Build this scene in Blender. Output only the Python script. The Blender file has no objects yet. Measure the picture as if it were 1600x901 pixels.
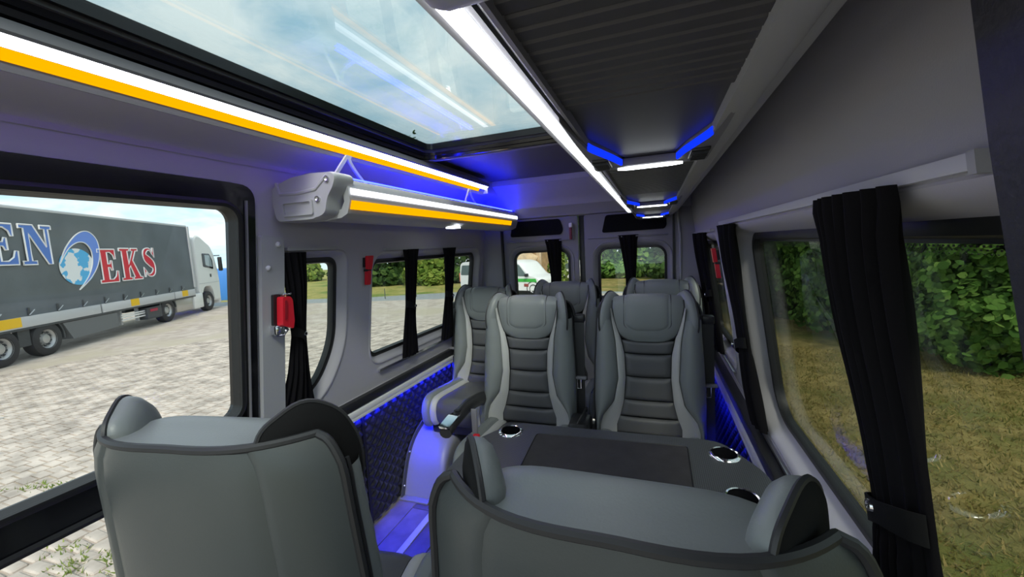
import bpy, bmesh, math, random
import numpy as np
from mathutils import Vector, Matrix
from mathutils.geometry import tessellate_polygon
random.seed(7); rng = np.random.default_rng(7)
PI = math.pi
S = bpy.context.scene
COL = S.collection

# ------------------------------------------------------------------ camera
cam_d = bpy.data.cameras.new('camera'); cam = bpy.data.objects.new('camera', cam_d); COL.objects.link(cam)
cam_d.sensor_width = 36; cam_d.lens = 620/1600*36; cam_d.clip_start = 0.01; cam_d.clip_end = 500
MC = ((0.941, -0.015, -0.339), (0.335, -0.115, 0.935), (-0.053, -0.993, -0.103))
_l = Vector(MC[0]).normalized(); _r = Vector(MC[1]); _r = (_r-_l*_l.dot(_r)).normalized(); _z = Vector(MC[2]); _z = (_z-_l*_l.dot(_z)-_r*_r.dot(_z)).normalized()
rot = Matrix(((_l[0], -_l[1], -_l[2]), (_r[0], -_r[1], -_r[2]), (_z[0], -_z[1], -_z[2])))
cam.matrix_world = Matrix.Translation((0.52, 0, 1.40)) @ rot.to_4x4()
S.camera = cam

# ------------------------------------------------------------------ world, sun, exposure
S.view_settings.view_transform = 'Standard'; S.view_settings.look = 'None'
S.view_settings.exposure = 0.3; S.view_settings.gamma = 1.0; S.view_settings.use_curve_mapping = False
W = bpy.data.worlds.new('sky'); S.world = W; W.use_nodes = True
nt = W.node_tree; nt.nodes.clear()
def N(t, kind, **kw):
    n = t.nodes.new(kind)
    for k, v in kw.items(): setattr(n, k, v)
    return n
def L(t, a, b): t.links.new(a, b)
out = N(nt, 'ShaderNodeOutputWorld'); bg = N(nt, 'ShaderNodeBackground'); L(nt, bg.outputs[0], out.inputs[0])
bg.inputs[1].default_value = 1.3
tc = N(nt, 'ShaderNodeTexCoord'); sep = N(nt, 'ShaderNodeSeparateXYZ'); L(nt, tc.outputs['Generated'], sep.inputs[0])
def mth(t, op, a, b=None, clamp=False):
    n = N(t, 'ShaderNodeMath', operation=op, use_clamp=clamp)
    for i, v in enumerate((a, b)):
        if v is None: continue
        if isinstance(v, (int, float)): n.inputs[i].default_value = v
        else: L(t, v, n.inputs[i])
    return n.outputs[0]
zz = mth(nt, 'MAXIMUM', sep.outputs[2], 0.0)
den = mth(nt, 'ADD', zz, 0.22)
comb = N(nt, 'ShaderNodeCombineXYZ')
L(nt, mth(nt, 'DIVIDE', sep.outputs[0], den), comb.inputs[0]); L(nt, mth(nt, 'DIVIDE', sep.outputs[1], den), comb.inputs[1])
noi = N(nt, 'ShaderNodeTexNoise'); noi.inputs['Scale'].default_value = 2.1; noi.inputs['Detail'].default_value = 7; noi.inputs['Roughness'].default_value = 0.58
noi.inputs['Distortion'].default_value = 0.4
L(nt, comb.outputs[0], noi.inputs['Vector'])
rmp = N(nt, 'ShaderNodeValToRGB'); L(nt, noi.outputs[0], rmp.inputs[0])
rmp.color_ramp.elements[0].position = 0.36; rmp.color_ramp.elements[0].color = (0, 0, 0, 1)
rmp.color_ramp.elements[1].position = 0.60; rmp.color_ramp.elements[1].color = (1, 1, 1, 1)
grad = N(nt, 'ShaderNodeMixRGB'); grad.inputs[1].default_value = (0.50, 0.80, 0.98, 1); grad.inputs[2].default_value = (0.20, 0.33, 0.42, 1)
L(nt, mth(nt, 'POWER', zz, 0.6), grad.inputs[0])
cl = N(nt, 'ShaderNodeMixRGB'); cl.inputs[2].default_value = (0.80, 0.86, 0.87, 1)
L(nt, mth(nt, 'MULTIPLY', rmp.outputs[0], 0.9), cl.inputs[0]); L(nt, grad.outputs[0], cl.inputs[1]); L(nt, cl.outputs[0], bg.inputs[0])
sd = bpy.data.lights.new('sun', 'SUN'); sd.energy = 2.6; sd.angle = math.radians(12); sd.color = (1, 0.95, 0.86)
sun = bpy.data.objects.new('sun', sd); COL.objects.link(sun); sun.rotation_euler = (math.radians(38), math.radians(28), 0)

# ------------------------------------------------------------------ materials
MATS = {}
def mat(name, col, rough=0.5, metal=0.0, bump=None, var=None, spec=0.5, emit=None, sheen=0.0, alt=None):
    if name in MATS: return MATS[name]
    m = bpy.data.materials.new(name); m.use_nodes = True; t = m.node_tree; b = t.nodes['Principled BSDF']
    b.inputs['Base Color'].default_value = (*col, 1); b.inputs['Roughness'].default_value = rough; b.inputs['Metallic'].default_value = metal
    b.inputs['Specular IOR Level'].default_value = spec
    if sheen: b.inputs['Sheen Weight'].default_value = sheen
    m.diffuse_color = (*col, 1)
    if bump or var:
        tcn = N(t, 'ShaderNodeTexCoord')
    if bump:
        sc, st = bump
        n = N(t, 'ShaderNodeTexNoise'); n.inputs['Scale'].default_value = sc; n.inputs['Detail'].default_value = 3
        L(t, tcn.outputs['Object'], n.inputs['Vector'])
        bp = N(t, 'ShaderNodeBump'); bp.inputs['Strength'].default_value = st; bp.inputs['Distance'].default_value = 0.002
        L(t, n.outputs[0], bp.inputs['Height']); L(t, bp.outputs[0], b.inputs['Normal'])
    if var:
        sc, amt = var
        n = N(t, 'ShaderNodeTexNoise'); n.inputs['Scale'].default_value = sc; n.inputs['Detail'].default_value = 5
        L(t, tcn.outputs['Object'], n.inputs['Vector'])
        mx = N(t, 'ShaderNodeMixRGB')
        a2 = alt if alt else tuple(c*(1-amt) for c in col)
        a1 = col if alt else tuple(min(1, c*(1+amt)) for c in col)
        mx.inputs[1].default_value = (*a2, 1); mx.inputs[2].default_value = (*a1, 1)
        r = N(t, 'ShaderNodeMapRange'); r.inputs[1].default_value = 0.35; r.inputs[2].default_value = 0.65
        L(t, n.outputs[0], r.inputs[0]); L(t, r.outputs[0], mx.inputs[0]); L(t, mx.outputs[0], b.inputs['Base Color'])
    if emit:
        b.inputs['Emission Color'].default_value = (*emit[0], 1); b.inputs['Emission Strength'].default_value = emit[1]
    MATS[name] = m; return m
def glass(name, tint, ior=1.5):
    m = bpy.data.materials.new(name); m.use_nodes = True; t = m.node_tree; t.nodes.clear()
    o = N(t, 'ShaderNodeOutputMaterial'); mx = N(t, 'ShaderNodeMixShader'); tr = N(t, 'ShaderNodeBsdfTransparent'); gl = N(t, 'ShaderNodeBsdfGlossy')
    tr.inputs[0].default_value = (*tint, 1); gl.inputs['Roughness'].default_value = 0.0
    ge = N(t, 'ShaderNodeNewGeometry'); fr = N(t, 'ShaderNodeFresnel')
    mp = N(t, 'ShaderNodeMapRange'); mp.inputs[3].default_value = ior; mp.inputs[4].default_value = 1/ior
    L(t, ge.outputs['Backfacing'], mp.inputs[0]); L(t, mp.outputs[0], fr.inputs[0])
    L(t, fr.outputs[0], mx.inputs[0]); L(t, tr.outputs[0], mx.inputs[1]); L(t, gl.outputs[0], mx.inputs[2]); L(t, mx.outputs[0], o.inputs[0])
    MATS[name] = m; return m
def emitter(name, col, s):
    m = bpy.data.materials.new(name); m.use_nodes = True; t = m.node_tree; t.nodes.clear()
    o = N(t, 'ShaderNodeOutputMaterial'); e = N(t, 'ShaderNodeEmission'); e.inputs[0].default_value = (*col, 1); e.inputs[1].default_value = s
    L(t, e.outputs[0], o.inputs[0]); MATS[name] = m; return m
HEAD = mat('headliner', (0.40, 0.385, 0.42), 0.85, bump=(420, 0.12))
PLAST = mat('grey_plastic', (0.36, 0.36, 0.375), 0.5, bump=(600, 0.06))
TRIM = mat('dark_grey_trim', (0.20, 0.195, 0.215), 0.6, bump=(500, 0.08))
DARK = mat('dark_ceiling_panel', (0.060, 0.057, 0.061), 0.45)
BLACK = mat('black_rubber', (0.010, 0.010, 0.011), 0.45)
MATB = mat('matte_black', (0.008, 0.008, 0.009), 0.9, spec=0.1)
REARP = mat('shaded_rear_plastic', (0.25, 0.24, 0.265), 0.75, bump=(420, 0.12))  # same grey plastic as elsewhere, darkened to put the rear's shade into its colour
BLACKP = mat('black_plastic', (0.016, 0.016, 0.018), 0.35)
GLOSSB = mat('gloss_black', (0.008, 0.008, 0.010), 0.12)
CHROME = mat('chrome', (0.80, 0.80, 0.82), 0.12, metal=1)
ALU = mat('brushed_aluminium', (0.62, 0.62, 0.65), 0.32, metal=1)
SILV = mat('silver_plastic', (0.55, 0.55, 0.57), 0.35)
LEATH = mat('grey_leather', (0.175, 0.190, 0.190), 0.42, bump=(260, 0.16))
LEATHD = mat('dark_grey_leather', (0.082, 0.083, 0.087), 0.45, bump=(260, 0.16))
LEATHL = mat('light_grey_leather', (0.42, 0.42, 0.41), 0.5, bump=(260, 0.12))
SHELL = mat('seat_back_leather', (0.056, 0.064, 0.064), 0.40, bump=(300, 0.10))
PIPE = mat('dark_piping', (0.020, 0.020, 0.022), 0.5)
CLOTHB = mat('black_cloth', (0.006, 0.006, 0.0065), 0.85, bump=(900, 0.2), spec=0.2)
QUILT = mat('black_quilted_leather', (0.020, 0.020, 0.023), 0.30)
CURT = mat('black_curtain', (0.0055, 0.0050, 0.0062), 0.9, bump=(700, 0.15), spec=0.12)
RED = mat('red_plastic', (0.65, 0.015, 0.03), 0.35)
WHITE = mat('white_paint', (0.80, 0.80, 0.79), 0.3)
MATTE = mat('black_table_mat', (0.016, 0.014, 0.016), 0.72, bump=(300, 0.25), var=(18, 0.25))
LEDW = emitter('white_led', (0.93, 0.95, 1.0), 9)
LEDW2 = emitter('white_led_soft', (0.93, 0.95, 1.0), 1.7)
LEDA = emitter('amber_led', (1.0, 0.42, 0.0), 1.0)
LEDB = emitter('blue_led', (0.05, 0.04, 1.0), 45)
LEDV = emitter('violet_led', (0.25, 0.08, 1.0), 15)
LEDB2 = emitter('blue_led_bright', (0.006, 0.010, 1.0), 50)
LEDB4 = emitter('blue_belt_led', (0.005, 0.010, 1.0), 400)
LEDB3 = emitter('blue_accent', (0.004, 0.03, 1.0), 1.1)
LAMP = emitter('reading_lamp_white', (0.9, 0.95, 1.0), 7)
GL_CLEAR = glass('clear_glass', (0.985, 0.99, 0.985))
GL_TINT = glass('tinted_glass', (0.74, 0.76, 0.72))
GL_ROOF = glass('roof_glass', (0.82, 0.86, 0.85))
GL_SIDE = glass('lightly_tinted_glass', (0.90, 0.92, 0.90))

def carbon():
    m = bpy.data.materials.new('carbon_fibre'); m.use_nodes = True; t = m.node_tree; b = t.nodes['Principled BSDF']
    tcn = N(t, 'ShaderNodeTexCoord'); mp = N(t, 'ShaderNodeMapping'); mp.inputs['Rotation'].default_value = (0, 0, PI/4)
    L(t, tcn.outputs['Object'], mp.inputs[0]); ch = N(t, 'ShaderNodeTexChecker'); ch.inputs['Scale'].default_value = 260
    L(t, mp.outputs[0], ch.inputs[0]); ch.inputs[1].default_value = (0.020, 0.022, 0.025, 1); ch.inputs[2].default_value = (0.070, 0.075, 0.082, 1)
    L(t, ch.outputs[0], b.inputs['Base Color']); b.inputs['Roughness'].default_value = 0.34
    return m
CARBON = carbon()

# ------------------------------------------------------------------ mesh helpers
class MB:
    def __init__(s): s.v = []; s.f = []
    def add(s, v, f):
        o = len(s.v); s.v += [tuple(p) for p in v]; s.f += [tuple(i+o for i in q) for q in f]; return s
    def box(s, c, d, M=None):
        hx, hy, hz = d[0]/2, d[1]/2, d[2]/2
        v = [Vector((sx*hx, sy*hy, sz*hz)) for sx in (-1, 1) for sy in (-1, 1) for sz in (-1, 1)]
        if M is not None: v = [M @ p for p in v]
        v = [p+Vector(c) for p in v]
        return s.add(v, [(0, 1, 3, 2), (4, 6, 7, 5), (0, 4, 5, 1), (2, 3, 7, 6), (0, 2, 6, 4), (1, 5, 7, 3)])
    def rbox(s, c, d, r, M=None, seg=2):
        bm = bmesh.new(); bmesh.ops.create_cube(bm, size=1)
        for v in bm.verts: v.co = Vector((v.co.x*d[0], v.co.y*d[1], v.co.z*d[2]))
        bmesh.ops.bevel(bm, geom=bm.edges[:], offset=min(r, 0.49*min(d)), segments=seg, affect='EDGES', profile=0.5)
        bm.verts.index_update()
        vs = [(M @ v.co if M is not None else v.co)+Vector(c) for v in bm.verts]; fs = [tuple(v.index for v in f.verts) for f in bm.faces]
        bm.free(); return s.add(vs, fs)
    def loft(s, loops, closed=True, cap0=False, cap1=False, wrap=False):
        n = len(loops[0]); v = [p for lp in loops for p in lp]; f = []
        m = len(loops)
        for i in range(m if wrap else m-1):
            i2 = (i+1) % m
            for j in range(n if closed else n-1):
                j2 = (j+1) % n
                f.append((i*n+j, i*n+j2, i2*n+j2, i2*n+j))
        if cap0: f.append(tuple(range(n))[::-1])
        if cap1: f.append(tuple((m-1)*n+j for j in range(n)))
        return s.add(v, f)
    def tube(s, path, r, n=8, closed=False, cap=True):
        P = [Vector(p) for p in path]; m = len(P); loops = []
        ref = None
        for i in range(m):
            if closed: d = P[(i+1) % m]-P[i-1]
            else: d = P[min(i+1, m-1)]-P[max(i-1, 0)]
            d = d.normalized() if d.length > 1e-9 else Vector((0, 0, 1))
            if ref is None: ref = d.orthogonal().normalized()
            a = ref-d*ref.dot(d); a = a.normalized() if a.length > 1e-6 else d.orthogonal().normalized(); ref = a
            b = d.cross(a); rr = r[i] if isinstance(r, (list, tuple)) else r
            loops.append([P[i]+(a*math.cos(2*PI*k/n)+b*math.sin(2*PI*k/n))*rr for k in range(n)])
        return s.loft(loops, True, cap and not closed, cap and not closed, wrap=closed)
    def grid(s, fn, nu, nv):
        v = [fn(i/nu, j/nv) for i in range(nu+1) for j in range(nv+1)]
        f = [(i*(nv+1)+j, (i+1)*(nv+1)+j, (i+1)*(nv+1)+j+1, i*(nv+1)+j+1) for i in range(nu) for j in range(nv)]
        return s.add(v, f)
    def lathe(s, prof, c=(0, 0, 0), n=24, axis='z'):
        loops = []
        for r, h in prof:
            lp = []
            for k in range(n):
                a = 2*PI*k/n; x, y = r*math.cos(a), r*math.sin(a)
                p = (x, y, h) if axis == 'z' else (x, h, y) if axis == 'y' else (h, x, y)
                lp.append(Vector(p)+Vector(c))
            loops.append(lp)
        return s.loft(loops, True)
    def poly(s, pts):
        tri = tessellate_polygon([[Vector(p) for p in pts]])
        return s.add(pts, [tuple(t) for t in tri])
    def prism(s, pts2, fn, d0, d1):
        """2D outline filled, extruded between depths d0 and d1, mapped by fn(a,b,d)"""
        tri = tessellate_polygon([[Vector((a, b, 0)) for a, b in pts2]]); n = len(pts2)
        v = [fn(a, b, d0) for a, b in pts2]+[fn(a, b, d1) for a, b in pts2]
        f = [tuple(t) for t in tri]+[tuple(i+n for i in t)[::-1] for t in tri]
        f += [(i, (i+1) % n, n+(i+1) % n, n+i) for i in range(n)]
        return s.add(v, f)
    def build(s, name, m, parent=None, smooth=40, fixn=True, **props):
        me = bpy.data.meshes.new(name); me.from_pydata([tuple(p) for p in s.v], [], s.f)
        bm = bmesh.new(); bm.from_mesh(me)
        if fixn: bmesh.ops.recalc_face_normals(bm, faces=bm.faces[:])
        if smooth:
            lim = math.radians(smooth)
            for f in bm.faces: f.smooth = True
            for e in bm.edges:
                if len(e.link_faces) == 2 and e.calc_face_angle(0) > lim: e.smooth = False
        bm.to_mesh(me); bm.free()
        me.materials.append(m)
        o = bpy.data.objects.new(name, me); COL.objects.link(o)
        if parent is not None: o.parent = parent
        for k, v in props.items(): o[k] = v
        return o
def empty(name, loc=(0, 0, 0), rz=0.0, parent=None, **props):
    o = bpy.data.objects.new(name, None); COL.objects.link(o); o.location = loc; o.rotation_euler = (0, 0, rz); o.empty_display_size = 0.05
    if parent is not None: o.parent = parent
    for k, v in props.items(): o[k] = v
    return o
def thing(name, label, category, loc=(0, 0, 0), rz=0.0, group=None):
    o = empty(name, loc, rz); o['label'] = label; o['category'] = category
    if group: o['group'] = group
    return o
def tag(o, label, category, group=None):
    o['label'] = label; o['category'] = category
    if group: o['group'] = group
    return o
def struct(o): o['kind'] = 'structure'; return o
def copy_tree(o, parent=None):
    c = o.copy(); COL.objects.link(c)
    if parent is not None: c.parent = parent
    for ch in list(o.children): copy_tree(ch, c)
    return c
def rrect(a0, b0, a1, b1, r, n=6):
    if not isinstance(r, (list, tuple)): r = [r]*4
    pts = []
    for (cx, cy, st, rr) in ((a1-r[0], b1-r[0], 0, r[0]), (a0+r[1], b1-r[1], 90, r[1]), (a0+r[2], b0+r[2], 180, r[2]), (a1-r[3], b0+r[3], 270, r[3])):
        for k in range(n+1):
            a = math.radians(st+90*k/n); pts.append((cx+rr*math.cos(a), cy+rr*math.sin(a)))
    return pts
def round_poly(pts, r, n=6):
    out = []; m = len(pts)
    for i in range(m):
        p = Vector(pts[i]); a = Vector(pts[i-1]); b = Vector(pts[(i+1) % m]); rr = r[i] if isinstance(r, (list, tuple)) else r
        da = (a-p).normalized(); db = (b-p).normalized(); rr = min(rr, 0.45*(a-p).length, 0.45*(b-p).length)
        p0 = p+da*rr; p1 = p+db*rr
        for k in range(n+1):
            t = k/n; q = p0*(1-t)**2+p*(2*t*(1-t))+p1*t*t; out.append((q.x, q.y))
    return out
def offset_loop(pts, d):
    """grow (d>0) a counter-clockwise loop by d along its normals"""
    m = len(pts); o = []
    for i in range(m):
        a = Vector(pts[i-1]); b = Vector(pts[(i+1) % m]); t = (b-a)
        t = t.normalized() if t.length > 1e-9 else Vector((1, 0))
        o.append((pts[i][0]+t.y*d, pts[i][1]-t.x*d))
    return o
def holed_panel(mb, outer, holes, fn, th):
    cu = bpy.data.curves.new('tmp', 'CURVE'); cu.dimensions = '2D'; cu.fill_mode = 'BOTH'; cu.extrude = th/2
    for pts in [outer]+holes:
        sp = cu.splines.new('POLY'); sp.points.add(len(pts)-1)
        for p, q in zip(sp.points, pts): p.co = (q[0], q[1], 0, 1)
        sp.use_cyclic_u = True
    o = bpy.data.objects.new('tmp', cu); COL.objects.link(o)
    dg = bpy.context.evaluated_depsgraph_get(); ev = o.evaluated_get(dg); me = ev.to_mesh()
    v = [fn(p.co.x, p.co.y, p.co.z-th/2) for p in me.vertices]; f = [tuple(q.vertices) for q in me.polygons]
    ev.to_mesh_clear(); bpy.data.objects.remove(o); bpy.data.curves.remove(cu)
    return mb.add(v, f)
def interp(x, xs, ys): return float(np.interp(x, xs, ys))
def crom(pts, n):
    P = [Vector(p) for p in pts]; m = len(P); o = []
    for k in range(n+1):
        t = k/n*(m-1); i = min(int(t), m-2); u = t-i
        a, b, c, d = P[max(i-1, 0)], P[i], P[i+1], P[min(i+2, m-1)]
        o.append(0.5*((2*b)+(c-a)*u+(2*a-5*b+4*c-d)*u*u+(3*b-a-3*c+d)*u**3))
    return o
def profile_y(prof, y0, y1, closed=True):
    """extrude an (x,z) profile along y"""
    mb = MB(); mb.loft([[(x, y0, z) for x, z in prof], [(x, y1, z) for x, z in prof]], closed, closed, closed); return mb

# ------------------------------------------------------------------ the vehicle shell
def xl(z): return -0.865+0.14*(z-0.87)
def FL(a, b, d): return (xl(b)+d, a, b)         # left wall: a = y, b = z, d = inward
def FR(a, b, d): return (-xl(b)-d, a, b)        # right wall
Y0, Y1 = -0.6, 3.05

# floor of planks
flo = struct(MB().box((0, 1.2, -0.03), (1.78, 3.7, 0.03)).build('floor', BLACK, smooth=0))
PLANK = [mat('plank_a', (0.13, 0.11, 0.118), 0.42, var=(9, 0.25)), mat('plank_b', (0.17, 0.145, 0.15), 0.42, var=(9, 0.25)), mat('plank_c', (0.10, 0.085, 0.09), 0.42, var=(9, 0.25))]
pm = MB().rbox((0, 0, 0), (0.1235, 0.896, 0.016), 0.002, seg=1)
proto = None
ix = 0
for i in range(14):
    x = -0.885+0.0625+i*0.126
    y = -0.6-(i*0.37 % 0.9)
    while y < 3.0:
        if y+0.9 > 0.35 and y < 3.0:
            c = proto.copy() if proto else pm.build('floor_plank', PLANK[0], flo, smooth=0)
            if proto: COL.objects.link(c)
            else: proto = c; c.data.materials[0] = None
            c.location = (x, min(y+0.45, 2.6), -0.008)
            c.material_slots[0].link = 'OBJECT'; c.material_slots[0].material = PLANK[ix*7 % 3]; ix += 1
        y += 0.9
for x, nm in ((-0.625, 'trim_1'), (-0.475, 'trim_2')):
    struct(MB().rbox((x, 1.2, 0.004), (0.035, 3.5, 0.008), 0.003).build(nm, SILV))

# window outlines (y, z)
W2 = round_poly([(1.105, 0.775), (1.30, 0.825), (1.405, 1.01), (1.405, 1.395), (1.105, 1.395)], [0.01, 0.10, 0.12, 0.05, 0.02], 7)
W3 = rrect(1.655, 0.86, 2.89, 1.372, 0.06)
W4 = rrect(1.93+0.12, 0.80, 2.86, 1.372, 0.06)
W5 = rrect(0.20, 0.745, 1.63, 1.402, [0.07, 0.07, 0.07, 0.12])
W2o = round_poly([(1.09, 0.72), (1.335, 0.765), (1.457, 0.98), (1.457, 1.432), (1.09, 1.432)], [0.01, 0.12, 0.14, 0.07, 0.02], 7)
W3o = offset_loop(W3, 0.045); W4o = offset_loop(W4, 0.045); W5o = offset_loop(W5, 0.04)
mb = MB()
outer = [(1.005, 0.69), (Y1, 0.69), (Y1, 1.735), (Y0, 1.735), (Y0, 1.655), (0.93, 1.655), (0.985, 1.64), (1.005, 1.60)]
holed_panel(mb, outer, [W2o, W3o], FL, 0.03)
wall_left = struct(mb.build('wall_left', HEAD))
mb = MB(); mb.box((-0.902, 2.03, 0.34), (0.03, 2.04, 0.72)); mb.build('lower_wall', HEAD, wall_left, smooth=0)
mb = MB()
outer = [(Y0, 0.67), (Y1, 0.67), (Y1, 1.735), (Y0, 1.735)]
holed_panel(mb, outer, [W4o, W5o], FR, 0.03)
wall_right = struct(mb.build('wall_right', HEAD))
mb = MB(); mb.box((0.902, 1.2, 0.34), (0.03, 3.7, 0.72)); mb.build('lower_wall', HEAD, wall_right, smooth=0)

def window(name, pin, pout, F, gm, depth=0.045, sur=HEAD):
    """moulded surround sloping from the wall opening to a rubber gasket and a pane"""
    root = struct(empty(name))
    mb = MB()
    loops = [[F(a, b, 0.0) for a, b in pout]]
    for t, d in ((0.10, 0.004), (0.28, 0.002), (0.55, -0.012), (0.85, -depth*0.8), (1.0, -depth)):
        loops.append([F(pa[0]*(1-t)+pi[0]*t, pa[1]*(1-t)+pi[1]*t, d) for pa, pi in zip(pout, pin)])
    mb.loft(loops, True); mb.build('window_surround', sur, root, smooth=60)
    mb = MB(); ins = offset_loop(pin, -0.020); o2 = offset_loop(pin, 0.006)
    mb.loft([[F(a, b, -depth+0.006) for a, b in o2], [F(a, b, -depth+0.010) for a, b in offset_loop(pin, -0.004)], [F(a, b, -depth+0.008) for a, b in offset_loop(pin, -0.016)], [F(a, b, -depth-0.004) for a, b in ins],
             [F(a, b, -depth-0.02) for a, b in ins], [F(a, b, -depth-0.02) for a, b in o2]], True, wrap=True)
    mb.build('window_gasket', BLACK, root)
    mb = MB(); mb.prism(offset_loop(pin, -0.012), F, -depth-0.008, -depth-0.013); mb.build('window_pane', gm, root, smooth=0)
    return root
window('window_1', W2, W2o, FL, GL_SIDE, 0.03)
window('window_2', W3, W3o, FL, GL_SIDE)
window('window_3', W4, W4o, FR, GL_TINT)
window('window_4', W5, W5o, FR, GL_TINT, 0.06)
# black printed band along the top of the big right pane, with dotted fringe
mb = MB(); mb.prism([(0.22, 1.376), (1.64, 1.376), (1.64, 1.395), (0.22, 1.395)], FR, -0.066, -0.067)
for i in range(150):
    for k in range(3):
        a = 0.23+i*0.0094+(k % 2)*0.0047; b = 1.3735-k*0.0045; r = 0.0016-0.0004*k
        mb.prism([(a+r*math.cos(q*PI/3), b+r*math.sin(q*PI/3)) for q in range(6)], FR, -0.066, -0.067)
mb.build('glass_print_band', BLACKP, bpy.data.objects['window_4'], smooth=0)

# glazed passenger door on the left
door = struct(empty('door_1'))
mb = MB()
holed_panel(mb, round_poly([(Y0, 0.0), (1.003, 0.0), (1.003, 1.652), (Y0, 1.652)], [0.01, 0.03, 0.06, 0.01], 6),
            [rrect(Y0+0.1, 0.862, 0.935, 1.574, 0.045), rrect(Y0+0.1, 0.06, 0.935, 0.742, 0.05)], lambda a, b, d: FL(a, b, d+0.008), 0.05)
mb.build('door_frame', GLOSSB, door)
mb = MB()
for (b0, b1) in ((0.862, 1.574), (0.06, 0.742)):
    p = rrect(Y0+0.1, b0, 0.935, b1, 0.045)
    mb.loft([[FL(a, b, 0.012) for a, b in offset_loop(p, 0.022)], [FL(a, b, 0.018) for a, b in offset_loop(p, 0.012)], [FL(a, b, 0.016) for a, b in offset_loop(p, 0.002)], [FL(a, b, -0.02) for a, b in offset_loop(p, -0.006)]], True)
mb.build('door_seal', BLACK, door)
for (b0, b1) in ((0.855, 1.573), (0.055, 0.75)):
    MB().prism([(Y0+0.09, b0), (0.942, b0), (0.942, b1), (Y0+0.09, b1)], FL, -0.022, -0.027).build('window_pane', GL_CLEAR, door, smooth=0)
# bright edge line beside the door glass and grey hinge pillar
MB().prism([(0.966, 0.0), (0.971, 0.0), (0.971, 1.60), (0.966, 1.60)], FL, 0.008, 0.016).build('edge_line', TRIM, door, smooth=0)
pil = struct(MB().prism(round_poly([(1.012, 0.05), (1.104, 0.05), (1.104, 1.478), (1.012, 1.490)], 0.012, 3), FL, 0.0, 0.022).build('trim_3', PLAST))
for (y, z) in ((1.077, 1.455), (1.037, 1.372)):
    mb = MB(); c = FL(y, z, 0.022); mb.lathe([(0.0001, 0.008), (0.005, 0.007), (0.009, 0.004), (0.010, -0.002)], c, 14, 'x'); mb.build('screw_cap', SILV, pil)

# belt trims, quilted side panels
for sgn, nm, xx, yA in ((-1, 'left', 0.885, 1.0), (1, 'right', 0.87, 0.3)):
    zb = 0.675 if sgn < 0 else 0.655
    t = struct(MB().rbox((sgn*xx, (yA+3.0)/2, zb), (0.05, 3.0-yA, 0.045), 0.006).build('trim_4' if sgn < 0 else 'trim_6', BLACKP))
    struct(MB().rbox((sgn*(xx-0.002), (yA+3.0)/2, zb-0.044), (0.055, 3.0-yA, 0.036), 0.008).build('trim_5' if sgn < 0 else 'trim_7', SILV))
    MB().rbox((sgn*(xx-0.0265), (yA+3.0)/2, zb-0.066), (0.005, 3.0-yA, 0.018), 0.002).build('trim_lip', SILV, bpy.data.objects['trim_5' if sgn < 0 else 'trim_7'])
    yS = 1.05 if sgn < 0 else 1.75
    tag(MB().box((sgn*(xx-0.017), (yS+2.95)/2, zb-0.064), (0.010, 2.95-yS, 0.003)).build('blue_light_strip', LEDB4, smooth=0),
        'thin blue light strip under the silver belt trim of the %s wall' % nm, 'light strip', 'blue light strips')
def quilt(y0, y1, z0, z1, sgn):
    mb = MB(); ny = int((y1-y0)/0.006); nz = int((z1-z0)/0.006)
    def fn(u, v):
        y = y0+(y1-y0)*u; z = z0+(z1-z0)*v
        p = (y/0.072+z/0.060); q = (y/0.072-z/0.060)
        a = abs(math.sin(PI*p)); b = abs(math.sin(PI*q))
        h = 0.016*(min(a, b)**0.6)
        e = min(1, min(u, 1-u)*(y1-y0)/0.012, min(v, 1-v)*(z1-z0)/0.012)
        return (sgn*(0.887-0.003-h*e-0.002*e), y, z)
    return mb.grid(fn, ny, nz)
qp = [(-1, 1.0, 1.535, 'black quilted leather panel at the foot of the left wall beside the door'), (-1, 1.550, 2.98, 'long black quilted leather panel on the left wall running back to the rear seats'),
      (1, 1.6, 2.98, 'black quilted leather panel low on the right wall, lit blue')]
for sgn, a, b, lb in qp:
    o = quilt(a, b, 0.012, 0.606, sgn).build('quilted_panel', QUILT, wall_left if sgn < 0 else wall_right, smooth=70)
MB().box((-0.879, 1.5425, 0.31), (0.010, 0.015, 0.59)).build('seam_strip', BLACK, wall_left, smooth=0)

# rear wall with two doors
YR = 3.03
wb = struct(MB().box((0, YR+0.08, 0.9), (1.8, 0.02, 1.9)).build('wall_back', BLACK, smooth=0))
# the back wall is only the frame around the doors: cut by building it as posts
bpy.data.objects.remove(wb)
wb = struct(empty('wall_back'))
for x0, x1, nm in ((-0.90, -0.635, 'corner_pillar'), (0.650, 0.90, 'corner_pillar')):
    MB().rbox(((x0+x1)/2, YR+0.0, 0.87), (x1-x0, 0.06, 1.74), 0.012).build(nm, REARP, wb)
MB().rbox((0.0, YR+0.055, 0.8), (0.05, 0.03, 1.66), 0.005).build('centre_seal', BLACK, wb)
MB().rbox((0, YR+0.02, 1.68), (1.6, 0.06, 0.13), 0.01).build('header', HEAD, wb)
for x in (-0.632, 0.648):
    MB().box((x, YR-0.01, 0.8), (0.012, 0.06, 1.62)).build('door_gap_seal', BLACK, wb, smooth=0)
MB().tube([(0.690, YR-0.035, 0.2), (0.690, YR-0.035, 1.42), (0.672, YR-0.04, 1.60)], 0.008, 8).build('edge_bead', PLAST, wb)
def FB(a, b, d): return (a, YR-d, b)
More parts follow.
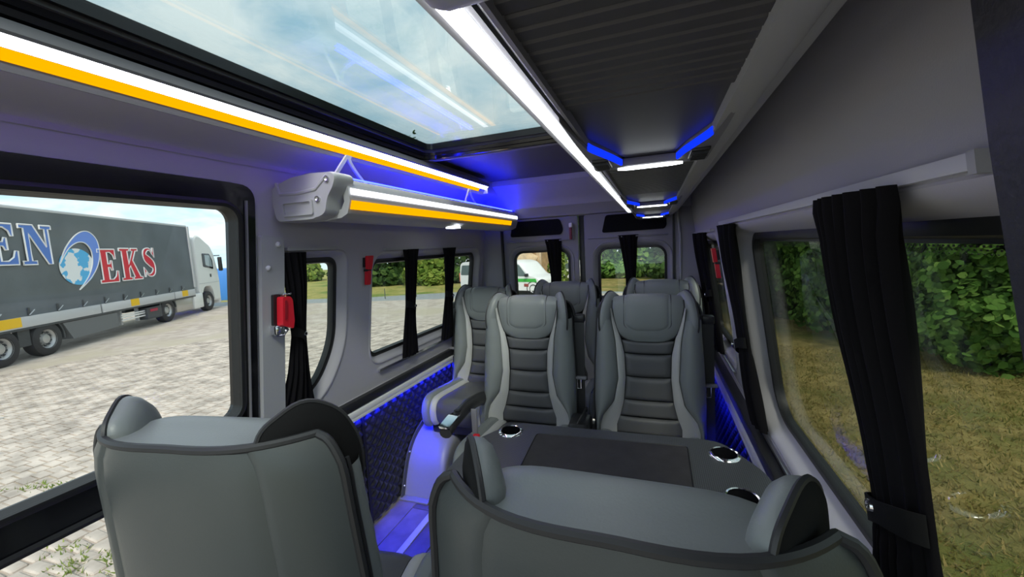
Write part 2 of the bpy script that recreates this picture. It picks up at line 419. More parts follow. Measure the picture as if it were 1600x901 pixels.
def rear_door(name, x0, x1, wx0, wx1, cap):
    d = struct(empty(name))
    win = rrect(wx0, 0.80, wx1, 1.36, 0.075); wino = offset_loop(win, 0.042)
    mb = MB(); holed_panel(mb, round_poly([(x0, 0.02), (x1, 0.02), (x1, 1.612), (x0, 1.612)], 0.02, 3), [wino], FB, 0.03); mb.build('inner_panel', REARP, d)
    mb = MB(); loops = [[FB(a, b, 0) for a, b in wino]]
    for t, dd in ((0.10, 0.008), (0.25, 0.006), (0.55, -0.010), (1, -0.04)):
        loops.append([FB(p[0]*(1-t)+q[0]*t, p[1]*(1-t)+q[1]*t, dd) for p, q in zip(wino, win)])
    mb.loft(loops, True); mb.build('window_surround', REARP, d, smooth=60)
    mb = MB(); i2 = offset_loop(win, -0.014); o2 = offset_loop(win, 0.004)
    mb.loft([[FB(a, b, -0.034) for a, b in o2], [FB(a, b, -0.030) for a, b in i2], [FB(a, b, -0.055) for a, b in i2], [FB(a, b, -0.055) for a, b in o2]], True, wrap=True); mb.build('window_gasket', BLACK, d)
    MB().prism(offset_loop(win, -0.008), FB, -0.046, -0.050).build('window_pane', GL_SIDE, d, smooth=0)
    MB().prism(round_poly(cap, 0.02, 4), FB, 0.0, 0.010).build('upper_cap', MATB, d)
    MB().rbox(((x0+x1)/2, YR-0.008, 1.435), (x1-x0-0.06, 0.02, 0.010), 0.004).build('ledge', REARP, d)
    return d
rear_door('door_2', -0.626, -0.024, -0.555, -0.098, [(-0.565, 1.478), (-0.150, 1.478), (-0.135, 1.52), (-0.16, 1.598), (-0.54, 1.598)])
rear_door('door_3', 0.024, 0.642, 0.120, 0.602, [(0.155, 1.47), (0.59, 1.475), (0.605, 1.50), (0.60, 1.598), (0.185, 1.598)])

# ceiling
ce = struct(empty('ceiling'))
# left shoulder between wall and light strip
prof = crom([(-0.742, 1.715), (-0.735, 1.738), (-0.66, 1.758), (-0.575, 1.772), (-0.556, 1.80), (-0.556, 1.86)], 18)
prof = [(p.x, p.y) for p in [Vector((q[0], q[1])) for q in prof]]
mb = MB(); pr = prof+[(x-0.0, z+0.02) for x, z in prof[::-1]]
mb.loft([[(x, Y0, z) for x, z in pr], [(x, Y1, z) for x, z in pr]], True, True, True); mb.build('shoulder_panel', HEAD, ce)
# roof skin with the sunroof opening
mb = MB(); holed_panel(mb, [(-0.60, Y0), (0.80, Y0), (0.80, 2.70), (-0.60, 2.70)], [rrect(-0.485, Y0+0.06, 0.485, 1.70, 0.04)], lambda a, b, d: (a, b, 1.865-d), 0.03); mb.build('roof_panel', DARK, ce)
# right shoulder
mb = MB(); pr = [(p.x, p.y) for p in crom([(0.742, 1.70), (0.735, 1.76), (0.68, 1.82), (0.56, 1.86)], 10)]; pr = pr+[(x, z+0.02) for x, z in pr[::-1]]
mb.loft([[(x, Y0, z) for x, z in pr], [(x, Y1, z) for x, z in pr]], True, True, True); mb.build('shoulder_panel', HEAD, ce)
# rear slope
pr = [(2.66, 1.86), (2.665, 1.83), (2.70, 1.815), (2.85, 1.745), (2.885, 1.715), (2.90, 1.685), (2.96, 1.655), (3.0, 1.618), (3.06, 1.612), (3.06, 1.90), (2.66, 1.90)]
mb = MB(); mb.loft([[(-0.75, y, z) for y, z in pr], [(0.76, y, z) for y, z in pr]], True, True, True); mb.build('sloped_panel', HEAD, ce, smooth=30)
# sunroof
sr = struct(empty('window_5'))
op = rrect(-0.485, Y0+0.06, 0.485, 1.70, 0.04)
def FC(a, b, d): return (a, b, 1.87-d)
mb = MB()
for (o0, o1, d0, d1) in ((0.055, 0.030, 0.030, 0.030), (0.030, 0.026, 0.030, 0.018), (0.026, 0.012, 0.018, 0.018), (0.012, 0.006, 0.018, -0.004), (0.006, -0.012, -0.004, -0.004), (-0.012, -0.014, -0.004, -0.03)):
    mb.loft([[FC(a, b, d0) for a, b in offset_loop(op, o0)], [FC(a, b, d1) for a, b in offset_loop(op, o1)]], True)
mb.build('sunroof_frame', GLOSSB, sr, smooth=20)
MB().loft([[FC(a, b, 0.032) for a, b in offset_loop(op, 0.075)], [FC(a, b, 0.034) for a, b in offset_loop(op, 0.055)], [FC(a, b, 0.026) for a, b in offset_loop(op, 0.05)]], True).build('sunroof_trim', TRIM, sr, smooth=20)
MB().prism(offset_loop(op, -0.004), FC, -0.024, -0.030).build('window_pane', GL_ROOF, sr, smooth=0)
for x in (-0.30, 0.14):
    pass

# dark leather partition beside the camera on the right
tag(MB().prism(round_poly([(0.672, 1.72), (0.698, 1.531), (0.711, 1.443), (0.734, 1.311), (0.775, 1.06), (0.86, 1.06), (0.86, 1.72)], 0.012, 3), lambda a, b, d: (a, 0.33-d, b), 0.0, 0.06).build('partition_panel',
    mat('blue_black_leather', (0.022, 0.022, 0.030), 0.5, bump=(160, 0.5))), 'blue-black grained leather partition panel at the far right edge, beside the right window', 'partition')

# ------------------------------------------------------------------ light profiles, luggage rack, air duct
t = thing('light_profile', 'long light profile with white and amber strips along the left edge of the glass roof', 'light')
pr = [(-0.562, 1.84), (-0.532, 1.84), (-0.503, 1.828), (-0.500, 1.808), (-0.504, 1.8025), (-0.509, 1.8055), (-0.532, 1.7915), (-0.546, 1.7755), (-0.553, 1.756), (-0.556, 1.756), (-0.558, 1.785)]
profile_y(pr, Y0, 2.49).build('housing', TRIM, t, smooth=20)
MB().loft([[(-0.510, y, 1.8080), (-0.509, y, 1.8040), (-0.531, y, 1.7895), (-0.532, y, 1.793)] for y in (Y0, 2.482)], True, True, True).build('white_strip', LEDW, t, smooth=0)
MB().loft([[(-0.535, y, 1.7905), (-0.533, y, 1.7885), (-0.546, y, 1.7705), (-0.549, y, 1.7725)] for y in (Y0, 2.40)], True, True, True).build('amber_strip', LEDA, t, smooth=0)
MB().rbox((-0.541, 2.495, 1.80), (0.05, 0.016, 0.075), 0.006).build('end_piece', PLAST, t)
MB().box((-0.5715, 0.95, 1.7735), (0.008, 3.05, 0.003)).build('violet_strip', LEDV, t, smooth=0)

rk = thing('luggage_rack', 'grey overhead luggage rack with white and amber light strips above the left windows', 'luggage rack')
def rackprof(k=0.0): return [(-0.755, 1.545), (-0.60, 1.528), (-0.515, 1.535), (-0.487, 1.548), (-0.472, 1.59), (-0.474, 1.635), (-0.494, 1.668), (-0.515, 1.672), (-0.522, 1.660), (-0.500, 1.63), (-0.497, 1.59), (-0.512, 1.565), (-0.60, 1.552), (-0.755, 1.568)]
profile_y(rackprof(), 1.135, 2.94).build('shelf', PLAST, rk, smooth=30)
MB().loft([[(-0.4705, y, 1.634), (-0.4680, y, 1.634), (-0.4665, y, 1.612), (-0.4695, y, 1.612)] for y in (1.14, 2.935)], True, True, True).build('white_strip', LEDW2, rk, smooth=0)
MB().loft([[(-0.4690, y, 1.592), (-0.4665, y, 1.592), (-0.4755, y, 1.562), (-0.4785, y, 1.562)] for y in (1.14, 2.80)], True, True, True).build('amber_strip', LEDA, rk, smooth=0)
MB().box((-0.505, 2.04, 1.676), (0.008, 1.78, 0.004)).build('blue_strip', LEDB2, rk, smooth=0)
MB().box((-0.62, 2.35, 1.5735), (0.01, 1.0, 0.006)).build('blue_strip', LEDB2, rk, smooth=0)
cap2 = round_poly([(-0.768, 1.60), (-0.757, 1.545), (-0.745, 1.532), (-0.600, 1.530), (-0.500, 1.536), (-0.470, 1.548), (-0.455, 1.60), (-0.425, 1.635), (-0.412, 1.668), (-0.43, 1.684), (-0.55, 1.690), (-0.66, 1.684), (-0.745, 1.662), (-0.768, 1.645)], 0.02, 3)
cap2 = [(x-0.055 if x > -0.56 else x, z) for x, z in cap2]
ec = MB(); def_fn = lambda a, b, d: (a, 1.075+d, b)
ctr = Vector((sum(p[0] for p in cap2)/len(cap2), sum(p[1] for p in cap2)/len(cap2)))
loops = []
for sc_, dd in ((0.965, 0.0), (1.0, 0.012), (1.0, 0.085)):
    loops.append([def_fn(ctr.x+(p[0]-ctr.x)*sc_, ctr.y+(p[1]-ctr.y)*sc_, dd) for p in cap2])
ec.loft(loops, True, False, True); ec.add(loops[0], [tuple(q) for q in tessellate_polygon([[Vector((p[0], p[2], 0)) for p in loops[0]]])])
eco = ec.build('end_cap', PLAST, rk, smooth=30)
mb = MB(); a, b = (-0.715, 1.548), (-0.575, 1.602)
fr = [rrect(a[0], a[1], b[0], b[1], 0.006, 2), rrect(a[0]+0.009, a[1]+0.009, b[0]-0.009, b[1]-0.009, 0.004, 2)]
mb.loft([[def_fn(p[0], p[1], 0.004) for p in fr[0]], [def_fn(p[0], p[1], -0.007) for p in fr[0]], [def_fn(p[0], p[1], -0.007) for p in fr[1]], [def_fn(p[0], p[1], 0.004) for p in fr[1]]], True); mb.build('recess_rim', PLAST, eco, smooth=20)
mb = MB(); mb.tube([def_fn(x, z, 0.003) for x, z in ((-0.735, 1.668), (-0.722, 1.628), (-0.64, 1.625), (-0.56, 1.632), (-0.53, 1.655), (-0.505, 1.672))], 0.008, 8); mb.build('moulded_rib', PLAST, eco)
for (x, z) in ((-0.505, 1.660), (-0.552, 1.598)):
    mb = MB(); mb.lathe([(0.0001, -0.002), (0.004, -0.003), (0.007, -0.006), (0.010, -0.006), (0.011, 0.004)], (x, 1.075, z), 14, 'y'); mb.build('screw', ALU, eco)
for y in (1.21, 2.23):
    h = empty('hanger', parent=rk)
    for k, (dy, cx) in enumerate(((-0.095, 0.0), (0.075, 0.035))):
        pts = [Vector((-0.530, y+(0.012 if k else 0), 1.765))]
        for q in range(1, 9):
            u = q/8; yy = y+dy*(u if k == 0 else u**1.7); pts.append(Vector((-0.530-0.0*u+0.012*u, yy, 1.765-0.098*u)))
        loops = []
        for p in pts: loops.append([p+Vector((0.004, -0.008, 0)), p+Vector((0.004, 0.008, 0)), p+Vector((-0.004, 0.008, 0)), p+Vector((-0.004, -0.008, 0))])
        MB().loft(loops, True, True, True).build('arm', PLAST, h, smooth=30)
mb = MB(); mb.prism([(-0.58, 2.0), (-0.56, 1.985), (-0.52, 1.985), (-0.50, 2.0), (-0.52, 2.06), (-0.56, 2.06)], lambda a, b, d: (a, b, 1.530-d), 0, 0.006); mb.build('reading_lamp', LAMP, rk, smooth=0)

# air duct above the right seats
ZD = 1.55
du = thing('air_duct', 'long dark slatted air duct with vents and reading lamps above the right seats', 'air duct')
# body, side borders
MB().box((0.52, 1.56, ZD+0.035), (0.23, 2.80, 0.04)).build('duct_body', BLACK, du, smooth=0)
pr = [(0.381, 1.60), (0.3815, 1.589), (0.398, 1.577), (0.410, 1.564), (0.420, 1.551), (0.425, 1.549), (0.427, 1.60)]
profile_y(pr, 0.24, 2.93).build('side_border', TRIM, du, smooth=30)
pr = [(p.x, p.y) for p in crom([(0.600, 1.546), (0.617, 1.548), (0.632, 1.553), (0.640, 1.560), (0.643, 1.569), (0.650, 1.570), (0.653, 1.578), (0.664, 1.580), (0.672, 1.592), (0.680, 1.66), (0.70, 1.76)], 26)]+[(0.60, 1.76)]
profile_y(pr, Y0, 2.95).build('cove_trim', PLAST, du, smooth=30)
MB().box((0.50, 1.56, 1.73), (0.2, 2.80, 0.28)).build('duct_riser', DARK, du, smooth=0)
pr = [(0.352, 1.66), (0.354, 1.588), (0.361, 1.5885), (0.387, 1.5875), (0.392, 1.5865), (0.41, 1.66)]
profile_y(pr, Y0, 2.74).build('light_housing', PLAST, du, smooth=20)
MB().loft([[(0.364, y, 1.590), (0.364, y, 1.5855), (0.379, y, 1.5845), (0.379, y, 1.590)] for y in (Y0, 2.73)], True, True, True).build('white_strip', LEDW, du, smooth=0)
# front crosspiece
MB().rbox((0.52, 0.20, ZD+0.020), (0.26, 0.085, 0.05), 0.012).build('crosspiece', PLAST, du)
MB().rbox((0.404, 0.205, ZD+0.034), (0.036, 0.10, 0.05), 0.012).build('corner_block', PLAST, du)
slat = MB().rbox((0, 0, 0), (0.182, 0.0172, 0.008), 0.0020, seg=1)
sp0 = None
for (ya, yb) in ((0.235, 0.500), (0.835, 1.46), (1.80, 2.32)):
    pn = empty('slatted_panel', parent=du)
    k = int((yb-ya)/0.0192)
    for i in range(k):
        if sp0 is None: o = sp0 = slat.build('slat', DARK, pn, smooth=0)
        else: o = sp0.copy(); COL.objects.link(o); o.parent = pn
        o.location = (0.512, ya+0.0096+i*0.0192, ZD+0.010)
for (ya, yb) in ((0.50, 0.835), (1.46, 1.80), (2.32, 2.66)):
    u = empty('service_unit', parent=du)
    ln = yb-ya
    # curved side wings and tapering centre tray
    def sideL(s0): return interp(s0, [0, 0.45, 0.75, 1], [0.412, 0.425, 0.452, 0.470])
    def sideR(s0): return interp(s0, [0, 0.45, 0.75, 1], [0.615, 0.600, 0.572, 0.556])
    mb = MB(); mb.loft([[(sideL(s0), ya+ln*0.93*s0, ZD+0.012-0.004*s0), (sideR(s0), ya+ln*0.93*s0, ZD+0.012-0.004*s0)] for s0 in np.linspace(0, 1, 12)], False); mb.build('centre_tray', DARK, u, smooth=0)
    mb = MB()
    for fn_, xo in ((sideL, 0.412), (sideR, 0.615)):
        lp = []
        for s0 in np.linspace(0, 1, 12):
            xi = fn_(s0); y = ya+ln*s0; sg = 1 if xo < 0.5 else -1
            lp.append([(xo, y, ZD+0.012), (xo, y, ZD-0.004*min(1, s0*3)), (xi, y, ZD-0.006*min(1, s0*3)), (xi, y, ZD+0.012)])
        mb.loft(lp, True, True, True)
    mb.build('unit_shell', TRIM, u, smooth=30)
    MB().rbox((0.512, yb-0.012, ZD+0.000), (0.205, 0.030, 0.016), 0.005).build('unit_shell', TRIM, u)
    for fn_, sg in ((sideL, 1), (sideR, -1)):
        mb = MB(); lp = []
        for s0 in np.linspace(0.42, 0.90, 10):
            xi = fn_(s0); y = ya+ln*s0
            lp.append([(xi, y, ZD-0.0075), (xi+sg*0.003, y, ZD-0.006), (xi+sg*0.003, y, ZD+0.004), (xi, y, ZD+0.004)])
        mb.loft(lp, True, True, True); mb.build('blue_strip', LEDB3, u, smooth=0)
        g = MB(); xc = 0.432 if sg > 0 else 0.594
        g.rbox((xc, ya+ln*0.80, ZD-0.006), (0.030, 0.075, 0.008), 0.003)
        for q in range(5): g.box((xc, ya+ln*0.80-0.026+q*0.013, ZD-0.0115), (0.024, 0.003, 0.004))
        g.build('vent_grille', BLACK, u)
    mb = MB(); yl = yb-0.012
    mb.prism([(0.455, yl), (0.475, yl-0.008), (0.552, yl-0.008), (0.572, yl), (0.552, yl+0.009), (0.475, yl+0.009)], lambda a, b, d: (a, b, ZD-0.007-d), 0, 0.005); mb.build('reading_lamp', LAMP, u, smooth=0)
MB().rbox((0.52, 2.80, ZD+0.016), (0.235, 0.26, 0.05), 0.03).build('end_cover', DARK, du)

# curtain rails and sill rails
def rail(F, y0, y1, z, lab, m=SILV, h=0.020, d=0.022, name='curtain_rail', end=False):
    o = MB().prism(round_poly([(y0, z-h/2), (y1, z-h/2), (y1, z+h/2), (y0, z+h/2)], 0.003, 2), F, 0.0, d).build(name, m)
    tag(o, lab, 'rail', 'curtain and sill rails'); 
    if end: 
        MB().prism([(y0-0.006, z-h/2-0.004), (y0+0.004, z-h/2-0.004), (y0+0.004, z+h/2+0.001), (y0-0.006, z+h/2+0.001)], F, 0.001, d+0.002).build('end_stop', PLAST, o)
        MB().prism([(y0+0.002, z-0.006), (y0+0.005, z-0.006), (y0+0.005, z+0.006), (y0+0.002, z+0.006)], F, d, d+0.001).build('slot', BLACK, o)
    return o
rail(FL, 1.12, 1.37, 1.437, 'short grey curtain rail above the small left window beside the door', PLAST, 0.012, 0.02)
rail(FL, 1.70, 2.85, 1.425, 'long grey curtain rail above the large left rear window', PLAST, 0.012, 0.02)
rail(FL, 1.12, 1.30, 0.742, 'short aluminium sill rail under the small left window', ALU, 0.010, 0.014, 'sill_rail')
rail(FL, 1.69, 2.80, 0.785, 'long aluminium sill rail under the large left rear window', CHROME, 0.014, 0.014, 'sill_rail')
rail(FR, 0.455, 1.87, 1.452, 'bright curtain rail along the top of the large right window', SILV, 0.015, 0.010, end=True)
rail(FR, 2.08, 2.90, 1.430, 'narrow curtain rail above the right rear window', PLAST, 0.012, 0.02)
rail(FR, 1.22, 1.72, 0.690, 'aluminium sill rail at the foot of the right far curtain', ALU, 0.014, 0.014, 'sill_rail')
rail(FR, 2.1, 2.9, 0.745, 'aluminium sill rail under the right rear window', ALU, 0.012, 0.014, 'sill_rail')

# curtains
def curtain(lab, F, zs, ys0, ys1, pleats=7, off=0.03, tie=None, amp=0.010, name='curtain', button=True):
    mb = MB(); rows = []
    n = pleats*8
    for k in range(41):
        z = zs[0]+(zs[-1]-zs[0])*k/40; order = np.argsort(zs)
        a = float(np.interp(z, np.array(zs)[order], np.array(ys0)[order])); b = float(np.interp(z, np.array(zs)[order], np.array(ys1)[order]))
        loop = []
        w = b-a; am = amp*(0.75+0.5*math.sin(k*0.23)) * (0.6 if tie and abs(z-tie) < 0.03 else 1)
        for j in range(n+1):
            u = j/n; ph = u*pleats*2*PI+0.5*math.sin(k*0.12+u*6)
            bul = 0.018*math.sin(PI*u)
            loop.append(F(a+w*u+0.003*math.sin(ph*0.5), z, off+am*math.sin(ph)+bul))
        for j in range(n, -1, -1):
            u = j/n; ph = u*pleats*2*PI+0.5*math.sin(k*0.12+u*6)
            loop.append(F(a+w*u+0.003*math.sin(ph*0.5), z, off-0.006+am*math.sin(ph)*0.8-0.010*math.sin(PI*u)))
        rows.append(loop)
    mb.loft(rows, True, True, True)
    o = mb.build(name, CURT, smooth=80); tag(o, lab, 'curtain', 'black curtains')
    if tie:
        order = np.argsort(zs); a = float(np.interp(tie, np.array(zs)[order], np.array(ys0)[order])); b = float(np.interp(tie, np.array(zs)[order], np.array(ys1)[order]))
        mb = MB(); rows = []
        for k in range(13):
            u = k/12; y = a-0.004+(b-a-0.012)*u; zc = tie+0.030-0.050*u+0.006*math.sin(PI*u); d = off+0.004+0.026*math.sin(PI*u)**0.6
            hw = 0.016+0.010*abs(u-0.4)
            rows.append([F(y, zc-hw, d), F(y, zc+hw, d), F(y, zc+hw, d+0.003), F(y, zc-hw, d+0.003)])
        mb.loft(rows, True, True, True); tb = mb.build('tie_band', CLOTHB, o, smooth=60)
        if button:
            c = Vector(F(a+(b-a)*button, tie+0.028-0.045*button+0.008, off+0.033)); s = 1 if F is FL else -1
            mb = MB()
            r0 = 0.0075
            if F is FB: mb.lathe([(0.0045, 0.0), (0.005, -0.003), (r0, -0.003), (r0+0.001, 0.001)], c, 18, 'y')
            else: mb.lathe([(0.0045, 0), (0.005, s*0.003), (r0, s*0.003), (r0+0.001, -s*0.001)], c, 18, 'x')
            mb.build('eyelet', CHROME, o)
    return o
curtain('black pleated curtain tied back on the small left window beside the red handle', FL, [1.425, 1.30, 1.10, 0.95, 0.80], [1.09, 1.115, 1.145, 1.13, 1.092], [1.212, 1.215, 1.212, 1.227, 1.257], 5, 0.012, 1.09, 0.006, button=0.5)
curtain('left of the two black curtains on the large left rear window', FL, [1.42, 1.36, 1.10, 0.95, 0.79], [1.865, 1.885, 1.91, 1.905, 1.905], [2.015, 1.998, 2.005, 2.02, 2.06], 5, 0.012, 1.08, 0.006, button=0.5)
curtain('right of the two black curtains on the large left rear window, nearer the seats', FL, [1.42, 1.36, 1.10, 0.95, 0.79], [2.305, 2.33, 2.37, 2.36, 2.355], [2.48, 2.46, 2.47, 2.485, 2.505], 5, 0.012, 1.08, 0.006, button=0.5)
curtain('large black curtain hanging nearest the camera on the right window', FR, [1.445, 1.425, 1.39, 1.20, 1.02, 0.94, 0.72], [0.548, 0.545, 0.555, 0.555, 0.558, 0.552, 0.515], [0.752, 0.758, 0.735, 0.708, 0.692, 0.700, 0.745], 8, 0.025, 1.02, 0.010, button=0.45)
curtain('black curtain tied back at the far end of the large right window', FR, [1.44, 1.41, 1.20, 0.99, 0.85, 0.72], [1.50, 1.53, 1.56, 1.57, 1.55, 1.50], [1.80, 1.76, 1.72, 1.70, 1.68, 1.66], 5, 0.02, 0.99, 0.009, button=0.85)
curtain('black curtain at the near end of the right rear window beside the red hammer', FR, [1.425, 1.39, 1.05, 0.75], [2.36, 2.40, 2.43, 2.40], [2.60, 2.58, 2.54, 2.58], 4, 0.015, 1.06, 0.007, button=0.5)
curtain('black curtain at the far end of the right rear window next to the corner', FR, [1.425, 1.39, 1.05, 0.75], [2.70, 2.72, 2.74, 2.72], [2.88, 2.87, 2.86, 2.88], 4, 0.015, None, 0.007)
curtain('black curtain hanging in the middle of the left rear door window', FB, [1.445, 1.40, 1.15, 0.95], [-0.285, -0.272, -0.245, -0.25], [-0.150, -0.150, -0.162, -0.16], 4, 0.012, None, 0.006)
curtain('black curtain hanging in the middle of the right rear door window', FB, [1.445, 1.40, 1.15, 0.95], [0.270, 0.282, 0.318, 0.32], [0.415, 0.405, 0.392, 0.39], 4, 0.012, None, 0.006)

# emergency hammers and door release
def hammer(lab, F, y, z, tilt=0.0, dark=False):
    r = thing('emergency_hammer', lab, 'hammer', F(y, z, 0), group='emergency hammers')
    B = Vector(F(y, z, 0)); f = lambda a, b, d: Vector(F(y+a, z+b, d))-B
    MB().prism([(-0.020, 0.012), (0.020, 0.012), (0.022, 0.058), (-0.022, 0.058)], f, 0.001, 0.012).build('holder', BLACKP, r)
    MB().prism(round_poly([(-0.013, 0.0), (0.013, 0.0), (0.022, 0.066), (-0.018, 0.066)], 0.004, 2), f, 0.013, 0.030).build('head', RED, r)
    MB().prism(round_poly([(-0.012, -0.074), (0.012, -0.074), (0.013, -0.006), (-0.013, -0.006)], 0.006, 3), f, 0.008, 0.026).build('handle', RED, r)
    MB().prism([(-0.016, -0.008), (0.016, -0.008), (0.016, 0.002), (-0.016, 0.002)], f, 0.004, 0.024).build('clip', BLACK, r)
    return r
hammer('red emergency hammer on the grey pillar between the two left windows', FL, 1.572, 1.33)
hammer('red and black emergency hammer on the right pillar beside the rear window curtains', FR, 2.06, 1.28)
r = thing('warning_stick', 'dark red stick with cream top on the rear post between the doors', 'hammer', (-0.070, YR-0.032, 1.43))
MB().rbox((0, 0.006, 0.055), (0.040, 0.012, 0.11), 0.004).build('holder', TRIM, r)
MB().rbox((0, -0.008, 0.05), (0.020, 0.018, 0.09), 0.005).build('handle', mat('dark_red', (0.16, 0.012, 0.03), 0.5), r)
MB().rbox((0, -0.009, 0.112), (0.026, 0.022, 0.034), 0.006).build('cream_top', mat('cream', (0.75, 0.70, 0.58), 0.5), r)
r = thing('door_release', 'red door handle in a chrome and black bracket on the grey door pillar', 'handle', FL(1.075, 1.19, 0.022))
B = Vector(FL(1.075, 1.19, 0.022)); f = lambda a, b, d: Vector(FL(1.075+a, 1.19+b, 0.022+d))-B
MB().prism(round_poly([(-0.028, -0.055), (0.000, -0.055), (0.000, 0.085), (-0.028, 0.085)], 0.004, 2), f, 0.0, 0.012).build('bracket', BLACKP, r)
MB().prism(round_poly([(-0.016, -0.030), (0.030, -0.050), (0.034, -0.02), (0.026, 0.060), (0.016, 0.074), (-0.016, 0.076)], 0.008, 3), f, 0.014, 0.044).build('lever', RED, r)
MB().prism(round_poly([(-0.010, -0.01), (0.000, -0.01), (0.000, 0.062), (-0.010, 0.062)], 0.004, 2), f, 0.044, 0.047).build('lever_groove', mat('deep_red', (0.33, 0.01, 0.02), 0.4), r)
MB().rbox(f(-0.012, -0.045, 0.016), (0.035, 0.045, 0.038), 0.006).build('chrome_latch', CHROME, r)
MB().tube([f(-0.024, -0.066, 0.01), f(0.0, -0.068, 0.03), f(0.010, -0.05, 0.036), f(-0.006, -0.024, 0.036)], 0.0045, 8).build('chrome_pin', CHROME, r)
MB().rbox(f(0.012, 0.083, 0.02), (0.03, 0.036, 0.010), 0.004).build('top_clip', CHROME, r)

# wheel arch cover on the left
t = thing('wheel_arch_cover', 'grey metal wheel arch cover under the left rear single seat', 'wheel arch')
arch = [(1.80, 0.0), (1.835, 0.10), (1.875, 0.19), (1.935, 0.265), (2.02, 0.315), (2.14, 0.34), (2.62, 0.34), (2.72, 0.25), (2.75, 0.0)]
ap = crom([(0, y, z) for y, z in arch], 40)
def archsec(p):
    o = []
    for x, k in ((-0.875, 1.0), (-0.72, 0.985), (-0.665, 0.96), (-0.635, 0.90), (-0.622, 0.80), (-0.622, 0.0)):
        o.append((x, 2.27+(p.y-2.27)*(0.94+0.06*k if k > 0 else 0.94), p.z*k))
    return o
MB().loft([archsec(p) for p in ap], False).build('cover', mat('grey_paint', (0.20, 0.20, 0.21), 0.4), t, smooth=50)
lp = []
for i, p in enumerate(ap):
    d = (ap[min(i+1, 40)]-ap[max(i-1, 0)]); nrm = Vector((0, -d.z, d.y)).normalized()
    q = p+nrm*0.028
    lp.append([(-0.868, p.y, p.z), (-0.860, p.y, p.z), (-0.860, q.y, max(0.0, q.z)), (-0.868, q.y, max(0.0, q.z))])
fl = MB().loft(lp, True, True, True).build('flange', mat('dark_flange', (0.06, 0.06, 0.065), 0.45), t, smooth=40)
for i in (3, 12):
    p = ap[i]; MB().lathe([(0.0001, 0.005), (0.004, 0.004), (0.006, 0.0)], (-0.859, p.y-0.014, p.z+0.010), 10, 'x').build('screw', ALU, fl)
MB().rbox((-0.78, 1.79, 0.006), (0.19, 0.05, 0.010), 0.003).build('foot_plate', mat('grey_paint', (0.20, 0.20, 0.21), 0.4), t)

